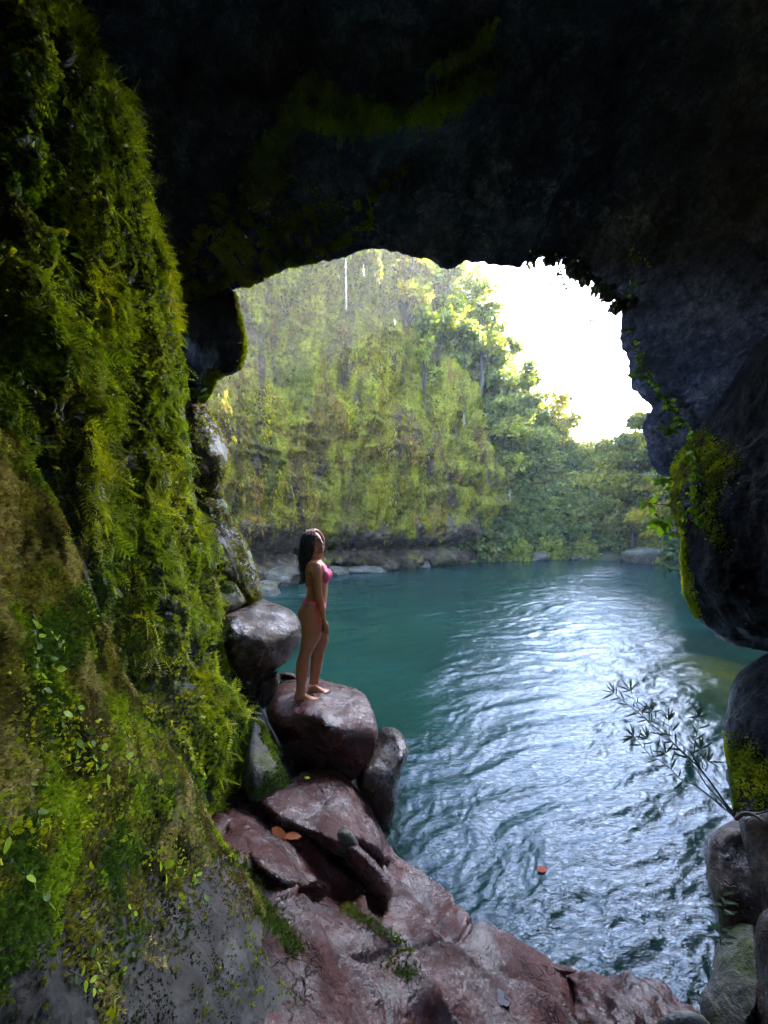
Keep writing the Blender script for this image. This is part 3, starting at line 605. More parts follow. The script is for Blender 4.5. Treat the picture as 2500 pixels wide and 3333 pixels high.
# ------------------------------------------------------------------ the far cliff
cliff_out = [(200,600),(420,200),(900,300),(1230,500),(1285,760),(1290,900),(1310,1050),(1400,1110),(1480,1180),(1540,1270),(1590,1400),(1640,1560),(1690,1740),(1700,1815),(1640,1822),(1500,1828),(1400,1840),(1250,1850),(1100,1868),(900,1895),(700,1960),(400,2100),(100,2300),(-100,1800)]
cliff_ctrl = [(200,2000,10),(200,800,11.5),(560,1930,13.5),(600,1100,15.5),(600,600,16),(850,1850,17.8),(850,1400,18.0),(850,900,18.2),(1000,1800,20.2),(1000,1200,20.0),(1240,850,20.5),(1240,1300,22),(1240,1810,23),(1270,1500,22.6),(1300,1100,23.4),(1450,1800,25.5),(1450,1400,25.8),(1600,1800,28),(1600,1500,28.4),(1100,1775,21.3),(1000,1500,20)]
def cliff_disp(V, N):
    s = fbm(V*np.array([1, 1, .22]), .62, 4, .6); lay = np.sin(V[:, 2]*3.1 + 2.2*fbm(V, .25, 3) + .25*V[:, 0])
    low = 1-sstep(1.8, 3.6, V[:, 2]+.5*fbm(V, .4, 2)); u, v = w2px(V)
    right = sstep(1350, 1550, u)
    under = np.exp(-((V[:, 2]-1.15-.25*fbm(V, .3, 2))/.42)**2)
    blk = ridged(V*np.array([.8, .8, 1.7]), .55, 3, 8)
    rib = fbm(V*np.array([1, 1, .12]), 1.1, 3, .6, 3); led = np.clip(ridged(V*np.array([.5, .5, 1.9]), .42, 2, 21)-.45, 0, 1)
    return .55*fbm(V, .22, 3) + .30*rib*(1-.7*low) + .42*led*(1-low) + .45*s*(1-.6*low) + .16*lay*np.maximum(low, right)*1.1 - .75*under - .35*sstep(.75, .98, blk)*(.3+.7*np.maximum(low, right)) + .16*fbm(V*np.array([1, 1, .6]), 2.0, 4, .6) + .30*low*(v > 0)
V, T, nf = relief(cliff_out, cliff_ctrl, step=15, R=60, A=1.4, B=9, sub=2, disp=cliff_disp, rough_edge=8, seed=9)
o = mesh_obj('cliff', V, T, M['cliff']); tag(o, kind='structure'); cliffV, cliffT = V, T[:nf]

# the wooded slope that comes down to the far shore, and an unseen right bank added against the sun
hill_out = [(1180,620),(1300,740),(1420,900),(1560,1060),(1700,1240),(1820,1420),(1920,1560),(2040,1640),(2200,1650),(2450,1560),(2450,1850),(2230,1850),(2000,1822),(1700,1824),(1600,1840),(1400,1860),(1200,1600)]
hill_ctrl = Zc((1620,1822,.05),(1800,1818,.05),(2000,1818,.05),(2200,1836,.05)) + [(1700,1700,31),(1900,1700,32.5),(2150,1720,29),(1600,1500,31.5),(1800,1550,36),(1500,1200,32),(1350,900,28),(1650,1250,38),(2000,1650,38),(2300,1700,26),(2400,1600,26)]
V, T, nf = relief(hill_out, hill_ctrl, step=22, R=60, A=2., B=14, sub=1, disp=lambda V, N: .9*fbm(V, .18, 4)+.2*fbm(V, 1.1, 3), rough_edge=14, seed=10)
tag(mesh_obj('wooded_hillside', V, T, M['hill']), kind='structure'); hillV, hillT = V, T[:nf]
def add_sun_bank():
    "unseen bank added at the right, placed to keep the sun off the pool"
    path = resample(np.array([(17, -16), (15, -6), (13.2, 2), (12.2, 8.), (13, 13.5), (14.9, 18.5), (17.2, 24), (19.5, 29), (30.5, 45), (48, 72)], float), .45, closed=False)
    zs = np.concatenate([[-3.2], np.linspace(-.6, 20, 60), [20.5, 21, 21]]); xo = np.concatenate([[-.3], .5+.10*np.linspace(0, 20, 60), [6, 16, 40]])
    t = np.gradient(path, axis=0); t /= np.linalg.norm(t, axis=1)[:, None]; nrm = np.stack([t[:, 1], -t[:, 0]], 1)
    hmul = np.interp(path[:, 1], [-9, 12, 22, 30, 45, 60, 67, 72], [1.1, 1.1, 1.25, 1.4, 1.9, 2.5, 1.9, 1.5])  # added bank's heights shaped to shade the pool but leave tree tops sunlit
    V = np.zeros((len(path), len(zs), 3))
    V[..., :2] = path[:, None] + nrm[:, None]*xo[None, :, None]; V[..., 2] = np.where(zs > 0, zs[None]*hmul[:, None], zs[None])
    V = V.reshape(-1, 3); d = .9*fbm(V, .25, 4) + .25*(ridged(V*np.array([1, 1, 1.8]), .7, 3)-.5)
    V[:, :2] += np.repeat(nrm, len(zs), 0)*d[:, None]
    n = len(zs); i, j = np.meshgrid(np.arange(len(path)-1), np.arange(n-1), indexing='ij'); a = (i*n+j).ravel()
    Q = np.stack([a, a+1, a+n+1, a+n], 1); T = np.concatenate([Q[:, [0, 1, 2]], Q[:, [0, 2, 3]]])
    tag(mesh_obj('sun_blocking_bank', V, T, M['hill']), kind='structure'); return V, T
bankV, bankT = add_sun_bank()

# rocks along the far shore
def shore_rock(x, y, sx, sy, sz, rz, sd, label, cat='rock', group='rocks along the far shore', mat='shore', nm='shore_rock', sub=3, zoff=0):
    import bmesh
    bm = bmesh.new(); bmesh.ops.create_icosphere(bm, subdivisions=sub, radius=1)
    V = np.array([v.co[:] for v in bm.verts]); T = np.array([[v.index for v in f.verts] for f in bm.faces]); bm.free()
    V = np.sign(V)*np.abs(V)**.72; V *= (1+.30*fbm(V, .9, 3, off=sd*7.3)[:, None]+.07*fbm(V, 3.5, 3, off=sd)[:, None])
    V[:, 2] += .25*np.sin(V[:, 0]*1.3+sd)
    V *= np.array([sx, sy, sz]); c, s_ = math.cos(rz), math.sin(rz)
    V = np.stack([V[:, 0]*c-V[:, 1]*s_, V[:, 0]*s_+V[:, 1]*c, V[:, 2]], 1)
    o = mesh_obj(nm, V, T, M[mat]); o.location = (x, y, sz*.25+zoff); tag(o, label, cat, group); return o
def at(u, v, z=0.): Y = yz(v, z); return (u-U0)/F*Y, Y
big = [ # u, v at the waterline, half width px, height px, label
 (905,1902,60,40,'flat grey shore rock far behind the hair of the woman'), (1000,1890,50,22,'low pale slab at the waterline right behind the head of the woman'),
 (1085,1868,50,20,'thin grey slab lying flat on the water between the woman and the green boulders'), (1180,1860,75,18,'long pale flat ledge rock at the foot of the cliff'),
 (1290,1850,34,30,'pointed green topped boulder at the cliff foot'), (1335,1838,42,42,'tallest mossy boulder on the shore at the cliff foot'),
 (1262,1840,30,36,'dark rounded boulder left of the tallest mossy one'), (1375,1848,28,16,'low tilted stone slab sloping into the water'),
 (1440,1832,40,26,'brown boulder under the layered cliff end'), (1530,1826,60,34,'pinkish block at the right end of the cliff foot'),
 (1610,1824,40,30,'grey block where cliff and forest meet'), (1720,1822,60,20,'low dark rock under the shrubs on the far shore'), (1795,1820,50,16,'low mossy rock left of the big far boulders'),
 (955,1870,42,26,'mossy boulder at the cliff foot behind the neck of the woman'), (1140,1835,45,22,'broken stone in the dark recess under the cliff'),
 (865,1935,40,26,'dark wet rock at the left end of the far shore'), (1040,1850,36,26,'pale angular boulder under the cliff overhang'), (1210,1835,40,24,'greenish boulder near the middle of the cliff foot')]
for k, (u, v, hw, hh, lab) in enumerate(big):
    x, y = at(u, v); s = y/F
    shore_rock(x, y+hw*s*.3, hw*s, hw*s*random.uniform(.8, 1.2), hh*s*.95, random.uniform(-.5, .5), k+1, lab)
shore_rock(*at(2005,1800), 1.75, 1.6, 1.15, .2, 31, 'large brown boulder on the far right shore under the driftwood', 'boulder', 'large boulders on the far right shore', zoff=.25)
shore_rock(*at(2080,1808), 1.25, 1.3, .95, -.3, 35, 'smooth rounded boulder at the right of the large brown one', 'boulder', 'large boulders on the far right shore', zoff=.1)
shore_rock(*at(1950,1812), .9, 1., .45, .4, 37, 'low flat boulder left of the large brown one on the far right shore', 'boulder', 'large boulders on the far right shore')
x, y = at(2160,1830); shore_rock(x, y, 2.6, 2.0, .8, -.2, 39, 'long dark low rock reaching into the water on the right bank', 'rock')
# small rubble between them
def rubble():
    import bmesh
    bm = bmesh.new(); bmesh.ops.create_icosphere(bm, subdivisions=1, radius=1); V0_ = np.array([v.co[:] for v in bm.verts]); T0 = np.array([[v.index for v in f.verts] for f in bm.faces]); bm.free()
    Vs, Ts = [], []; r = np.random.default_rng(12); n = 0
    for _ in range(520):
        u = r.uniform(830, 2180); base = np.interp(u, [830, 900, 1000, 1200, 1400, 1700, 2000, 2200], [1940, 1895, 1876, 1852, 1834, 1820, 1816, 1834])
        v = base + r.uniform(-22, 3)*(1 if u < 1500 else .35); Y = yz(max(v, 1790), .05) if v > 1790 else 40
        x = (u-U0)/F*Y; s = r.uniform(.12, .42)
        W = V0_*(1+r.uniform(-.28, .28, (len(V0_), 1)))*np.array([s*r.uniform(.8, 1.7), s*r.uniform(.7, 1.3), s*r.uniform(.35, .8)])
        Vs.append(W + np.array([x, Y, .08])); Ts.append(T0+n); n += len(V0_)
    tag(mesh_obj('shore_rubble', np.vstack(Vs), np.vstack(Ts), M['shore'], smooth=False), 'loose grey rubble scattered along the far shore', 'rubble', kind='stuff')
rubble()

for u_, v_ in ((960,2272),(1000,2278),(1035,2285),(1010,2235),(1070,2250)):
    uu, vv = w2px(footV); k = np.argmin((uu-u_)**2+(vv-v_)**2+1e9*(np.isin(np.arange(len(footV)), footT, invert=True))); pass

# ------------------------------------------------------------------ growth: moss, ferns, leaves
DOWN = np.array([0, 0, -1.])
def nrm_(a): return a/np.maximum(np.linalg.norm(a, axis=-1, keepdims=True), 1e-9)
def sample(V, T, n, mask=None, persp=1.2, seed=0, front=True):
    r = np.random.default_rng(seed+100)
    a, b, c = V[T[:, 0]], V[T[:, 1]], V[T[:, 2]]
    cr = np.cross(b-a, c-a); ar = np.linalg.norm(cr, axis=1)/2; N = cr/np.maximum(2*ar, 1e-12)[:, None]
    m = (a+b+c)/3; view = m-np.array([0, 0, H]); dist = np.linalg.norm(view, axis=1)
    wgt = ar/np.maximum(dist, .8)**persp
    u, v = w2px(m); vis = (m[:, 1] > .3) & (u > -800) & (u < 2750) & (v > -250) & (v < 3600)
    wgt = wgt*vis
    if front: wgt = wgt*np.where((N*view).sum(1)/dist < .25, 1, 0)
    if mask is not None: wgt = wgt*mask(m, N, u, v)
    k = r.choice(len(T), n, p=wgt/wgt.sum())
    s, t = r.random(n), r.random(n); fl = s+t > 1; s[fl] = 1-s[fl]; t[fl] = 1-t[fl]
    P_ = a[k]+(b[k]-a[k])*s[:, None]+(c[k]-a[k])*t[:, None]
    return P_, N[k], r
def frames(N, r, out=.6, down=.6, jit=.5):
    n = len(N)
    g = nrm_(N*out + DOWN*down + r.normal(size=(n, 3))*jit)
    x = nrm_(np.cross(g, N + r.normal(size=(n, 3))*.35)); z = np.cross(x, g)
    return np.stack([x, g, z], 1)                 # rows
def place(protos, P_, Fr, S, col, r, cvar=.25, tipcol=None):
    "one mesh of many small growths: protos are (verts, tris)"
    Vs, Ts, Cs, off = [], [], [], 0
    which = r.integers(0, len(protos), len(P_))
    for i, (pv, pt) in enumerate(protos):
        k = np.where(which == i)[0]
        if not len(k): continue
        W = np.einsum('pj,njk->npk', pv, Fr[k])*S[k][:, None, None] + P_[k][:, None]
        c = col[k]*(1+r.uniform(-cvar, cvar, (len(k), 1)))
        cc = np.repeat(c[:, None], len(pv), 1)
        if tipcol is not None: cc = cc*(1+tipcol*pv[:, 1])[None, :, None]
        Vs.append(W.reshape(-1, 3)); Cs.append(cc.reshape(-1, 3))
        Ts.append((pt[None]+(np.arange(len(k))*len(pv))[:, None, None]+off).reshape(-1, 3)); off += len(k)*len(pv)
    return np.vstack(Vs), np.vstack(Ts), np.clip(np.vstack(Cs), 0, 1)
def blades(r, n=5, spread=.9, wd=.16):
    V, T = [], []
    for i in range(n):
        a = r.uniform(0, 6.28); e = r.uniform(.15, spread); L = r.uniform(.6, 1)
        d = np.array([math.cos(a)*e, 1, math.sin(a)*e]); d /= np.linalg.norm(d); s = np.cross(d, r.normal(size=3)); s /= np.linalg.norm(s)
        b = r.normal(size=3)*.08; m = b+d*L*.5+np.array([0, 0, .05]); k = len(V)
        V += [b, m+s*wd, b+d*L+np.array([0, 0, -.1]), m-s*wd]; T += [[k, k+1, k+2], [k, k+2, k+3]]
    return np.array(V), np.array(T)
def frond(r, n=8, wd=.26, curl=.35):
    "a fern frond: leaflets in pairs along a drooping midrib"
    V, T = [], []
    for i in range(n):
        t = (i+.6)/n; y = t; z = -curl*t*t; L = wd*math.sin(math.pi*min(1, .18+t*.85))**.8+.03
        for s in (-1, 1):
            k = len(V); h = .42/n
            V += [(0, y-h, z), (s*L*.6, y+h*1.1, z+.02), (s*L, y+h*1.9, z-.04), (s*L*.55, y-h*.4, z)]
            T += [[k, k+1, k+3], [k+3, k+1, k+2]]
    k = len(V); V += [(-.012, 0, 0), (.012, 0, 0), (0, 1.05, -curl)]; T += [[k, k+1, k+2]]
    return np.array(V, float), np.array(T)
def leafshape(r, n=1, wd=.3):
    V, T = [], []
    for i in range(n):
        k = len(V); a = r.uniform(-.9, .9) if n > 1 else 0; o = r.normal(size=3)*.25 if n > 1 else np.zeros(3)
        c, s = math.cos(a), math.sin(a); w_ = wd*r.uniform(.8, 1.2)
        for x, y, z in ((0, 0, 0), (w_, .35, .06), (w_*.8, .7, .04), (0, 1, -.08), (-w_*.8, .7, .04), (-w_, .35, .06), (0, .5, -.04)):
            V.append((x*c-y*s+o[0], x*s+y*c+o[1], z+o[2]))
        for q in range(6): T.append([k+6, k+q, k+(q+1) % 6])
    return np.array(V, float), np.array(T)
def strand(r, n=3):
    V, T = [], []
    for i in range(n):
        k = len(V); x = r.uniform(-.25, .25); L = r.uniform(.55, 1.1); w_ = r.uniform(.035, .075); z = r.uniform(0, .12)
        V += [(x-w_, 0, z), (x+w_, 0, z), (x+w_*.8+r.normal()*.03, L*.6, z+.1), (x-w_*.8, L*.55, z+.1), (x+r.normal()*.05, L, z+.02)]
        T += [[k, k+1, k+2], [k, k+2, k+3], [k+3, k+2, k+4]]
    return np.array(V, float), np.array(T)
pr = np.random.default_rng(21)
SPRIG = [blades(pr, 6, 1.3, .2) for _ in range(6)]; FROND = [frond(pr, 8, w_, c_) for w_, c_ in ((.24, .3), (.3, .5), (.2, .2), (.27, .7))]
LEAF1 = [leafshape(pr, 1, w_) for w_ in (.3, .36, .26)]; LEAF3 = [leafshape(pr, 3, .3) for _ in range(4)]
STRAND = [strand(pr, 3) for _ in range(6)]
def palette(P_, cols, s, sq=(1, 1, 1), off=0., sharp=1.):
    "patches of different growth"
    cols = np.array(cols, float); n = len(cols)
    f = np.stack([fbm(P_*np.array(sq), s, 3, .6, off+13.1*i) for i in range(n)], 1)
    e = np.exp(f*6*sharp); e /= e.sum(1, keepdims=True); return e@cols
YG, GR, DG, OL, TAN, OR = (.42, .44, .010), (.19, .27, .010), (.06, .11, .012), (.17, .15, .025), (.32, .26, .11), (.28, .17, .03)

def near_path(path, wd): 
    pp = np.array(path, float); return lambda u, v: np.exp(-(dist_poly(np.stack([u, v], 1), pp, False)/wd)**2)
def strips(V_, T_, paths, n, seed, size, label, nm='moss', protos=None, cols=(YG, GR, OL), mat='moss', fr=(.7, .5, .5)):
    fs = [near_path(p, w_) for p, w_ in paths]
    P_, N_, r = sample(V_, T_, n, lambda m, N, u, v: np.clip(sum(s(u, v) for s in fs), 0, 1)+1e-9, 1.2, seed)
    V, T, Cc = place(protos or SPRIG, P_, frames(N_, r, *fr), r.uniform(size*.6, size*1.3, len(P_)), palette(P_, list(cols), 3), r, .4)
    tag(mesh_obj(nm, V, T, M[mat], col=Cc, smooth=False), kind='stuff', label=label)
# mossy wall
def wmask(m, N, u, v):
    f = fbm(m*np.array([1, 1, .35]), 2.6, 3, .6)
    bare = np.exp(-((u-560)/75)**2-((v-2130)/60)**2)             # a patch of bare grey rock low on the wall
    c = fbm(m*np.array([1, 1, .6]), 5.5, 3, .6); return sstep(-.95, -.2, f)*(1-.9*bare)*(.12+sstep(-.35, .15, c))
P_, N_, r = sample(wallV, wallT, 95000, wmask, 1.5, 1)
u_, v_ = w2px(P_)
col = palette(P_, [YG, GR, DG, OL, TAN, OL, (.04, .05, .012)], 1.9, (1, 1, .4), sharp=2)
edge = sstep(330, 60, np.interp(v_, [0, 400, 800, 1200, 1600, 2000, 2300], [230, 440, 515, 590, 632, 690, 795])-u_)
col = col*(1-.6*edge[:, None]) + np.array([.26, .34, .01])*.6*edge[:, None]  # moss near the wall's edge coloured brighter, standing in for rim light
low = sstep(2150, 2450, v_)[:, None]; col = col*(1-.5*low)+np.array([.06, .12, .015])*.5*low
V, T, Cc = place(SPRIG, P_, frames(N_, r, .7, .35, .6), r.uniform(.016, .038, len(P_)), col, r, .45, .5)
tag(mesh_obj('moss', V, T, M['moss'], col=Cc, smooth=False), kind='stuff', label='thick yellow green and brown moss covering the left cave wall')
P_, N_, r = sample(wallV, wallT, 8500, lambda m, N, u, v: sstep(-.15, .35, fbm(m*np.array([1, 1, .5]), 1.9, 3, off=40))*(1-.7*sstep(2100, 2500, v)), 1.5, 2)
V, T, Cc = place(FROND, P_, frames(N_, r, .65, .65, .3), r.uniform(.06, .17, len(P_)), palette(P_, [YG, GR, DG, GR], 1.4, off=5), r, .4)
tag(mesh_obj('ferns', V, T, M['leaf'], col=Cc, smooth=False), kind='stuff', label='small green ferns hanging from the mossy left wall')
P_, N_, r = sample(wallV, wallT, 17000, lambda m, N, u, v: sstep(0., .4, fbm(m, 2.2, 3, off=60)), 1.4, 3)
V, T, Cc = place(LEAF3, P_, frames(N_, r, .7, .3, .4), r.uniform(.014, .030, len(P_)), palette(P_, [YG, YG, GR], 2, off=9)*1.15, r, .3)
tag(mesh_obj('creeping_leaves', V, T, M['leaf'], col=Cc, smooth=False), kind='stuff', label='tiny bright creeping leaves among the moss of the left wall')

strips(wallV, wallT, [([(217,0),(282,146),(353,260),(434,423),(450,553),(499,705),(559,922),(575,1050)], 24)], 900, 77, .10, 'ferns sticking out along the edge of the mossy left wall', 'ferns', FROND, (YG, YG, GR), 'leaf', (.9, .35, .3))

# mossy slope in front: brown and olive moss, bare grey rock low down
bare_poly = np.array([(640,2700),(720,2780),(860,3010),(1100,3400),(640,3400),(560,3250),(600,3050),(330,3080),(250,3180),(200,3350),(-100,3400),(330,2950),(600,2900),(660,2840)], float)
def smask(m, N, u, v):
    q = np.stack([u, v], 1); b = inside(q, np.array([(590,2860),(700,2790),(820,2950),(1120,3360),(1100,3500),(380,3500),(340,3330),(400,3180),(330,3080),(440,3020),(560,3060),(600,2960)], float))
    f = fbm(m, 3.0, 4, .6)
    dn = sstep(2500, 3300, v)
    db = dist_poly(q, np.array([(590,2860),(700,2790),(820,2950),(1120,3360),(1100,3500),(380,3500),(340,3330),(400,3180),(330,3080),(440,3020),(560,3060),(600,2960)], float)); keep = sstep(110, 0, db+90*fbm(m, 6, 3))*.3
    return np.where(b, .05*sstep(.1, .4, f)+keep, np.maximum(sstep(-.55+.4*dn, .05+.3*dn, f), .9*(1-dn)))
P_, N_, r = sample(slopeV, slopeT, 60000, smask, 1.6, 4)
u_, v_ = w2px(P_)
col = palette(P_, [OL, DG, (.11, .085, .03), GR, TAN, (.035, .035, .012), OL], 3.4, sharp=2)*.95
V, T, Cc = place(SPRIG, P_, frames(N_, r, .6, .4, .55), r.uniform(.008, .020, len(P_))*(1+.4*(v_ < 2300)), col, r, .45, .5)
tag(mesh_obj('moss', V, T, M['moss'], col=Cc, smooth=False), kind='stuff', label='brown and olive moss on the near slope at the bottom left')
P_, N_, r = sample(slopeV, slopeT, 2600, lambda m, N, u, v: smask(m, N, u, v)*sstep(.0, .4, fbm(m, 3, 3, off=70)), 1.6, 5)
V, T, Cc = place(LEAF3, P_, frames(N_, r, .9, .1, .5), r.uniform(.008, .018, len(P_)), palette(P_, [YG, YG, GR], 3, off=9), r, .3)
tag(mesh_obj('creeping_leaves', V, T, M['leaf'], col=Cc, smooth=False), kind='stuff', label='tiny bright creeping leaves among the moss of the near slope')

P_, N_, r = sample(slopeV, slopeT, 9000, lambda m, N, u, v: sstep(2750, 2950, v)*sstep(-.3, .3, fbm(m, 9, 3, off=80)), 1.6, 14)
V, T, Cc = place(SPRIG, P_, frames(N_, r, .25, .7, .7), r.uniform(.003, .010, len(P_)), palette(P_, [(.02, .022, .01), (.05, .05, .02), (.10, .095, .06), (.03, .045, .01)], 9, sharp=2), r, .5)
tag(mesh_obj('lichen', V, T, M['moss'], col=Cc, smooth=False), kind='stuff', label='dark specks of lichen on the bare grey rock at the bottom left')

# roof: streaks of moss and a belt of hanging ferns
streaks = [near_path(p, w_) for p, w_ in (
    ([(600,1030),(700,960),(850,890),(1000,850)], 30), ([(590,1000),(700,900),(850,800),(1000,700)], 22), ([(585,960),(680,860),(800,760),(860,650),(900,590)], 26), ([(575,900),(640,780),(720,660)], 20),
    ([(1000,850),(1100,790),(1190,740),(1212,690)], 14), ([(1130,690),(1200,650),(1260,590),(1330,540)], 9), ([(640,960),(800,880),(950,790),(1060,700)], 30), ([(700,820),(800,700),(870,610)], 20))]
def cmask(m, N, u, v):
    k = sum(s(u, v) for s in streaks); area = inside(np.stack([u, v], 1), np.array([(570,900),(700,620),(900,520),(1150,640),(1100,800),(900,880),(600,1050)], float))
    return np.clip(k, 0, 1.2)**1.5*sstep(-.2, .3, fbm(m, 7, 3)) + .05*area*sstep(-.1, .4, fbm(m, 5, 3, off=5))
P_, N_, r = sample(caveV, caveT, 24000, cmask, 1.6, 6)
V, T, Cc = place(SPRIG, P_, frames(N_, r, .7, .5, .5), r.uniform(.018, .045, len(P_)), palette(P_, [YG, YG, GR, OL], 2.), r, .4)
tag(mesh_obj('moss', V, T, M['moss'], col=Cc, smooth=False), kind='stuff', label='streaks of moss running up the dark roof from the left rim of the cave mouth')
belt = [near_path(p, w_) for p, w_ in (([(820,580),(870,470),(930,410),(960,330),(1000,250),(1100,300),(1250,370),(1370,350),(1500,290),(1580,230)], 24), ([(1000,360),(1120,400),(1250,380)], 22), ([(1420,210),(1540,150),(1600,90)], 16), ([(830,600),(900,500)], 34))]
P_, N_, r = sample(caveV, caveT, 4200, lambda m, N, u, v: np.clip(sum(s(u, v) for s in belt), 0, 1), 1.5, 7)
V, T, Cc = place(FROND, P_, frames(N_, r, .4, .8, .3), r.uniform(.07, .17, len(P_)), palette(P_, [GR, YG, OL], 1.5)*1.2, r, .4)
tag(mesh_obj('ferns', V, T, M['leaf'], col=Cc, smooth=False), kind='stuff', label='belt of small ferns hanging from the dark roof')

# moss on the rim, the boulders and the right wall
strips(rwV, rwT, [([(2195,1640),(2188,1700),(2215,1760),(2230,1850),(2250,1960)], 14), ([(2190,1540),(2230,1500),(2290,1440)], 22), ([(2290,1440),(2320,1560),(2310,1680),(2340,1760)], 24), ([(2210,1530),(2200,1620),(2215,1700)], 16), ([(2270,1480),(2340,1500)], 50)], 9000, 31, .022, 'bright moss hanging down the edge of the right cave wall')
strips(rwV, rwT, [([(2215,1770),(2222,1850),(2245,1940),(2262,1995)], 12)], 3500, 32, .03, 'yellow green moss fringe on the lower edge of the right overhang', cols=(YG, YG, GR))
strips(lrV, lrT, [([(2400,2480),(2450,2520),(2500,2560)], 55), ([(2385,2500),(2395,2640)], 14)], 5000, 33, .018, 'moss at the foot of the black boulder on the right edge', cols=(YG, GR, DG))

def coat(VT, n, seed, size, label, thr=0., cols=(YG, OL, TAN), edge=None):
    V_, T_ = VT
    P_, N_, r = sample(V_, T_, n, lambda m, N, u, v: sstep(thr-.3, thr+.3, fbm(m, 3.5, 3, .6, seed))+(edge(u, v) if edge else 0)+1e-6, 1.2, seed)
    V, T, Cc = place(SPRIG, P_, frames(N_, r, .8, .3, .6), r.uniform(size*.6, size*1.3, len(P_)), palette(P_, list(cols), 3), r, .4)
    tag(mesh_obj('moss', V, T, M['moss'], col=Cc, smooth=False), kind='stuff', label=label)
coat(oval, 2600, 71, .022, 'yellowish moss crusting the oval lump of rock', -.05, edge=near_path([(600,1310),(690,1290)], 40))
coat(lean, 3000, 72, .020, 'moss film on the tall leaning slab', .0, (OL, DG, YG), near_path([(700,1640),(745,1690),(790,1800),(820,1950)], 20))
coat(rnd, 1500, 73, .018, 'moss patches on the rounded grey green boulder', .15, (OL, DG))
coat(shade, 2500, 74, .018, 'moss on the shaded boulder below the flat rock', .05, (DG, GR))
strips(*hang, [([(775,960),(792,1060),(800,1130),(785,1200)], 9), ([(700,1225),(680,1260),(670,1300)], 16)], 2600, 75, .03, 'bright moss rim along the black hanging rock')
strips(ledgeV, ledgeT, [([(1130,2960),(1180,2990),(1260,3040),(1330,3090)], 16), ([(1290,3150),(1330,3160)], 26), ([(760,2790),(860,2960),(960,3080)], 26)], 3500, 76, .014, 'dark moss in the cracks of the wet ledge', cols=(DG, OL))

# far cliff: hanging moss in draped bands
def clmask(m, N, u, v):
    z = m[:, 2]; f = fbm(m*np.array([1, 1, .5]), .45, 4, .6)
    lowcut = sstep(2.2, 3.3, z+.9*fbm(m*np.array([1, 1, .1]), .5, 2, off=3))
    rt = sstep(1420, 1600, u)*.55
    patch = np.exp(-((u-1100)/95)**2-((v-1660)/60)**2) + np.exp(-((u-880)/60)**2-((v-1500)/35)**2) + .8*np.exp(-((u-1560)/90)**2-((v-1480)/150)**2)
    drape = np.exp(-((u-1265)/30)**2)*sstep(1790, 1650, v)
    hf = fbm(m*np.array([1, 1, .35]), 1.5, 3, .6, 7); return np.clip(sstep(-.55+rt, .15+rt, f)*sstep(-.35, .25, hf)*lowcut*(1-.92*np.clip(patch, 0, 1)) + .8*drape, 0.004, 1.5)
P_, N_, r = sample(cliffV, cliffT, 62000, clmask, 1.6, 8)
u_, v_ = w2px(P_)
cYG, cOR, cOL, cG, cD = (.28, .26, .009), (.23, .145, .020), (.15, .12, .016), (.10, .13, .011), (.045, .045, .012)
col = palette(P_, [cYG, cOR, cOL, cG, cD, cOR, cYG], .45, (1, 1, .45), sharp=1.8)*np.array([1.08, .97, 1])
dr = (np.exp(-((u_-1265)/28)**2)+np.exp(-((u_-1230)/14)**2)*.5)[:, None]; col = col*(1-.7*dr)+np.array(cYG)*.7*dr
top = sstep(1250, 900, v_)[:, None]*.55; col = col*(1-top)+np.array((.17, .14, .045))*top
S = r.uniform(.06, .17, len(P_)); S[r.random(len(P_)) < .05] *= 2.4
V, T, Cc = place(STRAND, P_+N_*.01, frames(N_, r, .22, 1., .22), S, col, r, .45, -.25)
tag(mesh_obj('hanging_moss', V, T, M['moss'], col=Cc, smooth=False), kind='stuff', label='yellow green moss draping the far cliff')
P_, N_, r = sample(cliffV, cliffT, 12000, lambda m, N, u, v: (.25*sstep(.1, .5, fbm(m, .5, 3, off=33))*sstep(3.5, 5, m[:, 2])+.7*sstep(1150, 850, v)), 1.6, 9)
V, T, Cc = place(LEAF3, P_+N_*.05, frames(N_, r, .6, .5, .5), r.uniform(.06, .16, len(P_)), palette(P_, [cG, cD, cOL], .6, off=4)*.8, r, .4)
tag(mesh_obj('cliff_plants', V, T, M['tree'], col=Cc, smooth=False), kind='stuff', label='small leafy plants rooted on the far cliff')

# undergrowth of the slope and banks
P_, N_, r = sample(hillV, hillT, 60000, None, 1.7, 10, front=False)
V, T, Cc = place(LEAF3, P_+N_*r.uniform(0, .9, (len(P_), 1)), frames(N_, r, .8, .2, .7), r.uniform(.16, .38, len(P_)), palette(P_, [(.10, .14, .03), (.14, .17, .03), (.07, .10, .03), (.17, .16, .03)], .35), r, .4)
tag(mesh_obj('undergrowth', V, T, M['tree'], col=Cc, smooth=False), kind='stuff', label='dense green undergrowth on the wooded slope behind the pool')
P_, N_, r = sample(bankV, bankT, 24000, None, 1.5, 11, front=False)
V, T, Cc = place(LEAF3, P_+np.array([0, 0, .2]), frames(N_, r, .8, .2, .7), r.uniform(.2, .45, len(P_)), palette(P_, [(.05, .09, .02), (.08, .12, .02), (.035, .06, .02)], .35), r, .4)
tag(mesh_obj('undergrowth', V, T, M['tree'], col=Cc, smooth=False), kind='stuff', label='green undergrowth on the unseen bank added at the right')

